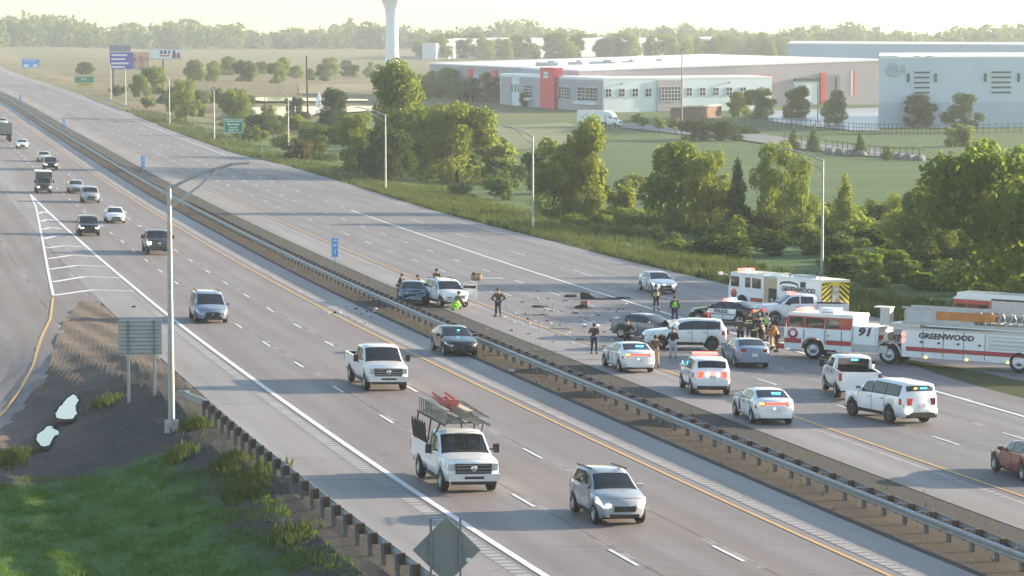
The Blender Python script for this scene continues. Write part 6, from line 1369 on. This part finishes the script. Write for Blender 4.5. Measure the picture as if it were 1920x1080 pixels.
tag(q.build('fountain', mat('white_spray', (.85, .88, .9), .4, .05), loc=(lambda p: (p[0], p[1], p[2] + .5))(at(598, 206))), 'white fountain jet rising from the pond', 'fountain')
DRIVE = mat('grey_drive_asphalt', (.16, .165, .17), .75, .15, .2); LOT = mat('wet_pale_concrete_lot', (.3, .3, .31), .35, .12, .15)
land_poly('driveway', [(1165, 232), (1300, 242), (1420, 252), (1560, 272), (1735, 292), (1735, 299), (1600, 293), (1480, 278), (1380, 262), (1250, 250), (1160, 240)], DRIVE, 'grey drive curving past the warehouses', .2)
land_poly('parking_lot', [(1440, 209), (1650, 203), (1650, 246), (1600, 246), (1520, 238), (1440, 228)], LOT, 'pale wet parking lot left of the blue building', .2)
land_poly('sunlit_lawn_patch', [(905, 245), (960, 236), (1060, 230), (1090, 240), (1120, 262), (1040, 275), (915, 288)], mat('sunlit_mown_grass', (.13, .15, .05), .9, .2, .1), 'lawn patch in a painted sunlit tone behind the tree clumps', .15)  # paler grass colour stands for sun falling on this strip of lawn
land_poly('service_road', [(560, 160), (905, 152), (905, 162), (700, 172), (560, 178)], mat('tan_meadow', (.2, .17, .08), .9, .2, .05), 'tan meadow strip behind the pond', .15)
GREYW = mat('grey_precast_wall', (.38, .345, .37), .8, .08, .15); PALEW = mat('pale_blue_wall', (.62, .7, .72), .75, .06, .15); REDW = mat('red_wall_panel', (.62, .06, .07), .6, .1, .3); ROOFW = mat('white_roof_membrane', (.78, .77, .74), .7, .06, .05); WINF = mat('white_window_frame', (.62, .65, .67), .5, .08); WING = GLASS; DARKM = mat('dark_louvre', (.05, .055, .06), .6, .15)
def pxy(px, D): return ((px - 960) / FOC * D, D)
class Wall:
    """a face of a building from a to b on the plan; things on it are set by pixel column and height"""
    def __init__(self, root, a, b): self.r, self.a, self.b = root, a, b; self.L = math.hypot(b[0] - a[0], b[1] - a[1]); self.u = ((b[0] - a[0]) / self.L, (b[1] - a[1]) / self.L); self.yaw = math.atan2(self.u[1], self.u[0])
    def t(self, px):
        k = (px - 960) / FOC; return (k * self.a[1] - self.a[0]) / (self.u[0] - k * self.u[1])
    def P(self, t, z, out): return (self.a[0] + self.u[0] * t + self.u[1] * out, self.a[1] + self.u[1] * t - self.u[0] * out, z)
    def panel(self, name, m, t0, t1, z0, z1, out=.12, th=.2, parent=None):
        c = self.P((t0 + t1) / 2, (z0 + z1) / 2, out - th / 2); q = MB(); q.box((0, 0, 0), (abs(t1 - t0), th, z1 - z0)); return q.build(name, m, parent or self.r, loc=c, rz=self.yaw) if parent is None else q.build(name, m, parent)
    def window(self, t0, t1, z0, z1, nx=2, nz=2, m=None, out=.14):
        g = self.panel('window', WING, t0, t1, z0, z1, out, .12); w, h = t1 - t0, z1 - z0; f = MB(); k = .12
        for i in range(nx + 1): f.box((-w / 2 + w * i / nx, -.07, 0), (k, .08, h + k))
        for j in range(nz + 1): f.box((0, -.075, -h / 2 + h * j / nz), (w + k, .08, k))
        f.build('frame', m or WINF, g); return g
def block(name, pts, z0, h, m, roofm, label, cat='building', hs=None):
    r = empty(name, (0, 0, 0)); q = MB(); n = len(pts); vs = [(x, y, z0 - 2) for x, y in pts] + [(x, y, z0 + (hs[i] if hs else h)) for i, (x, y) in enumerate(pts)]
    q.add(vs, [(i, (i + 1) % n, n + (i + 1) % n, n + i) for i in range(n)]); q.build('wall', m, r); c = (sum(p[0] for p in pts) / n, sum(p[1] for p in pts) / n); q = MB(); P = [(c[0] + (x - c[0]) * 1.002, c[1] + (y - c[1]) * 1.002) for x, y in pts]; q.prism(P, z0 + h - .02, z0 + h + .35); q.v = [(a, b, c_ + ((hs[i % n] - h) if hs else 0)) for i, (a, b, c_) in enumerate(q.v)]; q.build('roof', roofm, r); return tag(r, label, cat)
zg = -6.1
L_, C_, R_ = pxy(806, 858), pxy(1085, 742), pxy(1665, 783); B_ = (L_[0] + R_[0] - C_[0], L_[1] + R_[1] - C_[1])
wh = block('warehouse', [L_, C_, R_, B_], zg, 9.4, GREYW, ROOFW, hs=[9.4, 9.4, 11.5, 11.5], label='long grey warehouse with red fins and white roof')
wl = Wall(wh, L_, C_); wr_ = Wall(wh, C_, R_)
for a, b, c, d in ((836, 843, 845, 852), (879, 887, 889, 897), (926, 934, 0, 0)):
    wl.panel('red_fin', REDW, wl.t(a), wl.t(b), zg, zg + 8.6, .5, .7)
    if c: wl.panel('pale_strip', PALEW, wl.t(c), wl.t(d), zg, zg + 6.6, .3, .4); wl.window(wl.t(c) + .5, wl.t(c) + 2.2, zg + 5, zg + 6.2, 1, 1); wl.window(wl.t(c) + 3.0, wl.t(d) - .4, zg + 5, zg + 6.2, 1, 1)
wr_.panel('red_frame', REDW, wr_.t(1428), wr_.t(1441), zg, zg + 7.9, .7, .8); wr_.panel('red_frame', REDW, wr_.t(1406), wr_.t(1441), zg + 7.0, zg + 7.9, .75, .8); wr_.panel('entrance_bay', GREYW, wr_.t(1404), wr_.t(1427), zg, zg + 7.0, .5, .6); wr_.window(wr_.t(1410), wr_.t(1426), zg + 4.6, zg + 6.0, 4, 2)
wr_.panel('loading_bay', PALEW, wr_.t(1487), wr_.t(1533), zg, zg + 6.2, .4, .5); wr_.panel('bay_canopy', DARKM, wr_.t(1487), wr_.t(1533), zg + 6.2, zg + 7.0, .9, 1.2); wr_.window(wr_.t(1490), wr_.t(1508), zg + 4.8, zg + 6.0, 3, 1); wr_.window(wr_.t(1515), wr_.t(1532), zg + 4.8, zg + 6.0, 3, 1); wr_.panel('red_fin', REDW, wr_.t(1536), wr_.t(1544), zg, zg + 8.4, .6, .8); wr_.panel('dark_strip', DARKM, wr_.t(1565), wr_.t(1567), zg + 4, zg + 7.2, .2, .2); wr_.panel('banner', REDW, wr_.t(1594), wr_.t(1599), zg + 2.2, zg + 9.0, .6, .3); wr_.panel('banner', WINF, wr_.t(1592), wr_.t(1595), zg + 2.2, zg + 9.0, .65, .3)
for t0, w in ((.1, 6), (.28, 4), (.45, 7), (.62, 3.5), (.8, 5)):
    q = MB(); p = (C_[0] + (R_[0] - C_[0]) * t0 - 12 - 40 * t0, C_[1] + (R_[1] - C_[1]) * t0 + 45, zg + 10.1); q.box((0, 0, 0), (w, w * .8, 1.6)); q.box((w * .2, 0, 1.0), (w * .3, w * .4, .5)); q.build('roof_unit', mat('roof_unit_grey', (.45, .44, .43), .6, .1), wh, loc=p)
A2_, B2_, C2_ = pxy(938, 772), pxy(1132, 712), pxy(1446, 733); back = lambda p, q_, d: (p[0] + q_[0] * d, p[1] + q_[1] * d)
of = block('office_block', [A2_, B2_, C2_, (C2_[0] - 5, C2_[1] + 20), (B2_[0] + 2, B2_[1] + 22), (A2_[0] + 9, A2_[1] + 18)], zg, 7.9, PALEW, ROOFW, 'pale two storey office block in front of the warehouse')
ol, orr = Wall(of, A2_, B2_), Wall(of, B2_, C2_)
ol.panel('grey_bay', GREYW, ol.t(941), ol.t(959), zg, zg + 7.5, .3, .4); ol.panel('grey_bay', GREYW, ol.t(976), ol.t(1022), zg, zg + 7.6, .35, .5); ol.panel('grey_bay', GREYW, ol.t(1048), ol.t(1129), zg, zg + 7.6, .35, .5); ol.panel('red_tower', REDW, ol.t(1022), ol.t(1048), zg, zg + 10.3, 1.4, 2.4)
for z, wd in ((8.9, .42), (8.0, .5)): c = (ol.t(1022) + ol.t(1048)) / 2 - .6; ol.panel('tower_sign', WINF, c - 3 * wd, c + 3 * wd, zg + z - .35, zg + z + .35, 1.5, .2)
ol.window(ol.t(985), ol.t(1000), zg + 2.4, zg + 5.6, 3, 4, out=.5); ol.window(ol.t(1050), ol.t(1071), zg + 2.6, zg + 5.6, 4, 4, out=.5); ol.window(ol.t(1086), ol.t(1123), zg + 2.5, zg + 5.8, 5, 4, out=.5); ol.panel('entrance_canopy', WINF, ol.t(1085), ol.t(1124), zg + 1.6, zg + 2.3, 1.6, 1.8); ol.panel('entrance_canopy', WINF, ol.t(984), ol.t(1001), zg + 1.7, zg + 2.3, 1.4, 1.6)
for x in (961, 967, 973): ol.window(ol.t(x - 1.2), ol.t(x + 1.2), zg + 3.6, zg + 5.6, 1, 1)
orr.panel('grey_bay', GREYW, orr.t(1231), orr.t(1279), zg, zg + 7.6, .35, .5); orr.window(orr.t(1238), orr.t(1274), zg + 2.4, zg + 6.0, 6, 4, out=.5)
for x in (1140, 1165, 1190, 1215, 1291, 1316, 1341, 1366, 1392): orr.window(orr.t(x - 5.5), orr.t(x + 5.5), zg + 3.6, zg + 5.6, 2, 2)
for x in (1165, 1366): orr.panel('wall_lamp', DARKM, orr.t(x - 1), orr.t(x + 1), zg + 6.7, zg + 7.0, .4, .4)
# blue building
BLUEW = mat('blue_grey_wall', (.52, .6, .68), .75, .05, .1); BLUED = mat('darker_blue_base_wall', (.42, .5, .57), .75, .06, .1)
zb = -6.3; A3, B3 = pxy(1646, 612), pxy(2010, 618)
bb = block('blue_warehouse', [A3, B3, (B3[0] + 4, B3[1] + 70), (A3[0] + 9, A3[1] + 70)], zb, 14.6, BLUEW, ROOFW, 'tall blue grey warehouse with louvres at the right'); w3 = Wall(bb, A3, B3)
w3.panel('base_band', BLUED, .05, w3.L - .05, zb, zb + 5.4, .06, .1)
for xa, xb_ in ((1712, 1741), (1857, 1893), (1990, 2005)):
    for k in range(5): w3.panel('louvre', DARKM, w3.t(xa), w3.t(xb_), zb + 7.2 + k * 1.06, zb + 7.55 + k * 1.06, .15, .2)
for x in (1701, 1752, 1845, 1907): w3.panel('wall_light', DARKM, w3.t(x - 2), w3.t(x + 2), zb + 9.6, zb + 11.4, .3, .3)
for x in (1656, 1790): w3.panel('vent', WINF, w3.t(x - 5), w3.t(x + 3), zb + 12.0, zb + 12.5, .2, .2)
for xa, xb_ in ((1646, 1680), (1712, 1722), (1735, 1748)): w3.panel('parapet', BLUEW, w3.t(xa), w3.t(xb_), zb + 14.2, zb + 15.1, .06, .5)
LOGO = mat('grey_logo_letter', (.5, .52, .55), .5, .1, metal=.3); c = w3.P(w3.t(1679), zb + 12.3, .3); e = lettering('QHI', 2.3, LOGO, bb, c, '-y', name='logo', bold=.02, extrude=.1); e.rotation_euler = (math.pi / 2, 0, w3.yaw)
q = MB(); q.lathe([(1.35, -.06), (1.55, -.06), (1.55, .06), (1.35, .06)], 22, 'y'); q.build('logo_ring', LOGO, bb, loc=w3.P(w3.t(1672), zb + 12.2, .35), rz=w3.yaw)
# far sheds
def shed(px0, px1, D, ytop, m, label, dep=90, tilt=0.0):
    a, b = pxy(px0, D), pxy(px1, D + tilt); z = ground(*a); h = CAM_H - (ytop - HOR) * D / FOC - z; r = block('far_warehouse', [a, b, (b[0] + 10, b[1] + dep), (a[0] + 10, a[1] + dep)], z, h, m, ROOFW, label); w = Wall(r, a, b); n = int(w.L / 14)
    for i in range(n): w.panel('dock_door', DARKM, (i + .4) * w.L / n, (i + .4) * w.L / n + 2.4, z + h * .45, z + h * .62, .2, .3)
    return r
shed(1476, 1960, 1080, 82, mat('pale_blue_far_wall', (.45, .5, .58), .8, .05, .05), 'pale blue warehouse behind the blue grey one', tilt=-60); shed(815, 1345, 1700, 74, mat('white_far_wall', (.6, .61, .64), .8, .05, .05), 'long white warehouse far behind the grey one', tilt=120); shed(792, 818, 1650, 82, MATS['white_far_wall'], 'small white shed left of the far white warehouse', 40)
# water tower
p = pxy(736, 905); z = ground(*p); q = MB(); q.lathe([(4.4, 0), (3.6, 2.5), (2.6, 6.5), (2.05, 11), (1.95, 16), (1.95, 22.5), (2.2, 25), (3.4, 28), (6.5, 31), (8.0, 35), (7.2, 39), (4.0, 41.5), (0, 42.5)], 28); tag(q.build('water_tower', mat('white_tower_paint', (.72, .75, .78), .55, .04, .3), loc=(p[0], p[1], z)), 'white water tower shaft with flared foot', 'water tower')
# semi truck, shelter, fences, boulders
def semi():
    r = empty('semi_truck', (0, 0, 0)); bx(r, 'trailer', WHITE, (-4.6, 0, 2.7), (8.4, 2.55, 2.8)); bx(r, 'trailer_frame', UNDER, (-4.2, 0, 1.15), (8.8, 1.1, .25))
    cb = Loft([(3.4, 1.1), (3.36, 1.6), (2.2, 1.85), (1.7, 2.6), (1.2, 3.4), (.2, 3.9), (-.1, 3.9)], [(3.4, 1.0), (2.2, 1.75), (1.2, 2.0), (-.1, 2.0)], [(3.4, .95), (3.1, 1.1), (1.8, 1.2), (-.1, 1.22)], [(3.4, .95), (1.2, .85), (-.1, .85)], (2.3,), [(3.4, .6), (-.1, .6)], mid=1.1, rw=.5, arch=.08)
    cb.body().build('cab', WHITE, r); cb.patch(2.15, 1.75, 4.2, 7.8, nx=2, nv=6, off=.01).build('windshield', GLASS, r); cb.pair('window', GLASS, r, 1.5, .6, 3.1, 3.5, nx=3, nv=2, off=.01); bx(r, 'grille', BLACKP, (3.41, 0, 1.25), (.04, 1.2, .6))
    for x in (2.3, -.6, -6.8, -8.0):
        for s in (-1, 1): wheel(r, x, s * 1.05, .5, .4)
    return r
p = at(1142, 240); sm = semi(); put(sm, (p[0], p[1], p[2] + .2), math.radians(-35)); sm.scale = (.84, .84, .84); tag(sm, 'white semi truck parked on the drive before the office block', 'truck')
BROWN = mat('brown_weathered_boards', (.2, .13, .1), .85, .2, .6)
a, b = at(1257, 226), at(1352, 221); r = empty('shelter', (0, 0, 0)); d = (b[0] - a[0], b[1] - a[1]); Ls = math.hypot(*d); yw = math.atan2(d[1], d[0])
for i in range(24):
    f = (i + .5) / 24; q = MB(); q.box((0, 0, 1.35), (Ls / 24 - .06, .12, 2.7)); q.build('board', BROWN, r, loc=(a[0] + d[0] * f, a[1] + d[1] * f, a[2] + (b[2] - a[2]) * f + .1), rz=yw)
q = MB(); q.box((0, 1.2, 2.85), (Ls + .6, 3.0, .3)); q.build('cap', CREAM, r, loc=((a[0] + b[0]) / 2, (a[1] + b[1]) / 2, (a[2] + b[2]) / 2 + .1), rz=yw); tag(r, 'brown boarded enclosure with a pale cap by the drive', 'enclosure')
FENCE = mat('black_fence_steel', (.02, .021, .022), .6, .15)
def fence(px, h, label, n):
    r = empty('fence', (0, 0, 0)); P = [at(*p) for p in px]
    for A, B in zip(P, P[1:]):
        for z in (.25, h * .55, h - .08): q = MB(); q.bar((A[0], A[1], A[2] + z + .15), (B[0], B[1], B[2] + z + .15), .07); q.build('rail', FENCE, r)
        for i in range(n):
            f = i / n; q = MB(); q.box((0, 0, h / 2), (.1, .1, h + .2)); q.build('post', FENCE, r, loc=(A[0] + (B[0] - A[0]) * f, A[1] + (B[1] - A[1]) * f, A[2] + (B[2] - A[2]) * f + .15))
    return tag(r, label, 'fence')
fence([(1385, 236), (1440, 240), (1520, 244), (1600, 250), (1650, 252)], 1.9, 'black fence along the lower edge of the parking lot', 9); fence([(1470, 268), (1560, 284), (1640, 294), (1735, 302)], 1.7, 'black fence below the grey drive', 8); fence([(1650, 252), (1760, 254), (1925, 250)], 1.9, 'black fence in front of the blue building', 14)
STONE = mat('grey_boulder', (.15, .15, .145), .9, .25, 1.0)
for i, px in enumerate((1556, 1574, 1594, 1614, 1664, 1684, 1702, 1722)):
    p = at(px, 289 + (px - 1556) * .075); q = MB(); rb_ = random.Random(i); n = 8; prof = [(.0, 1.0), (.55, .85), (.95, .4), (1.0, 0)]; q.lathe([(a * 1.1, b) for a, b in prof], n); q.v = [(x * rb_.uniform(.85, 1.15), y * rb_.uniform(.85, 1.15), z * rb_.uniform(.8, 1.1)) for x, y, z in q.v]; tag(q.build('boulder', STONE, loc=(p[0], p[1], p[2] + .05)), 'grey boulder in the row below the drive, %s' % (['leftmost', 'second from the left', 'third from the left', 'fourth from the left', 'fourth from the right', 'third from the right', 'second from the right', 'rightmost'][i]), 'boulder', 'boulders below the drive')
for px, py, h, lab in ((1278, 262, 17, 'thin tall lot light pole in front of the office block'), (1533, 232, 10, 'thin lot pole before the white loading bay')): q = MB(); q.tube([(0, 0, 0), (0, 0, h)], [.14, .1], 8); q.box((0, 0, h), (.9, .4, .15)); tag(q.build('lot_light', GALVD, loc=at(px, py)), lab, 'light pole')
flush()
# ---------------------------------------------------------------- morning haze: one closed box of thin air
def haze():
    mb = MB(); mb.box((0, 1700, 20.0), (9000, 5400, 62.0))
    m = bpy.data.materials.new('morning_haze'); m.use_nodes = True; nt = m.node_tree
    nt.nodes.remove(nt.nodes['Principled BSDF'])
    v = nt.nodes.new('ShaderNodeVolumePrincipled'); v.inputs['Color'].default_value = (0.82, 0.92, 1.0, 1)
    v.inputs['Density'].default_value = 0.00016; v.inputs['Anisotropy'].default_value = 0.3
    nt.links.new(v.outputs[0], nt.nodes['Material Output'].inputs['Volume'])
    return tag(mb.build('haze', m), 'pale morning haze filling the air', kind='stuff')
haze()
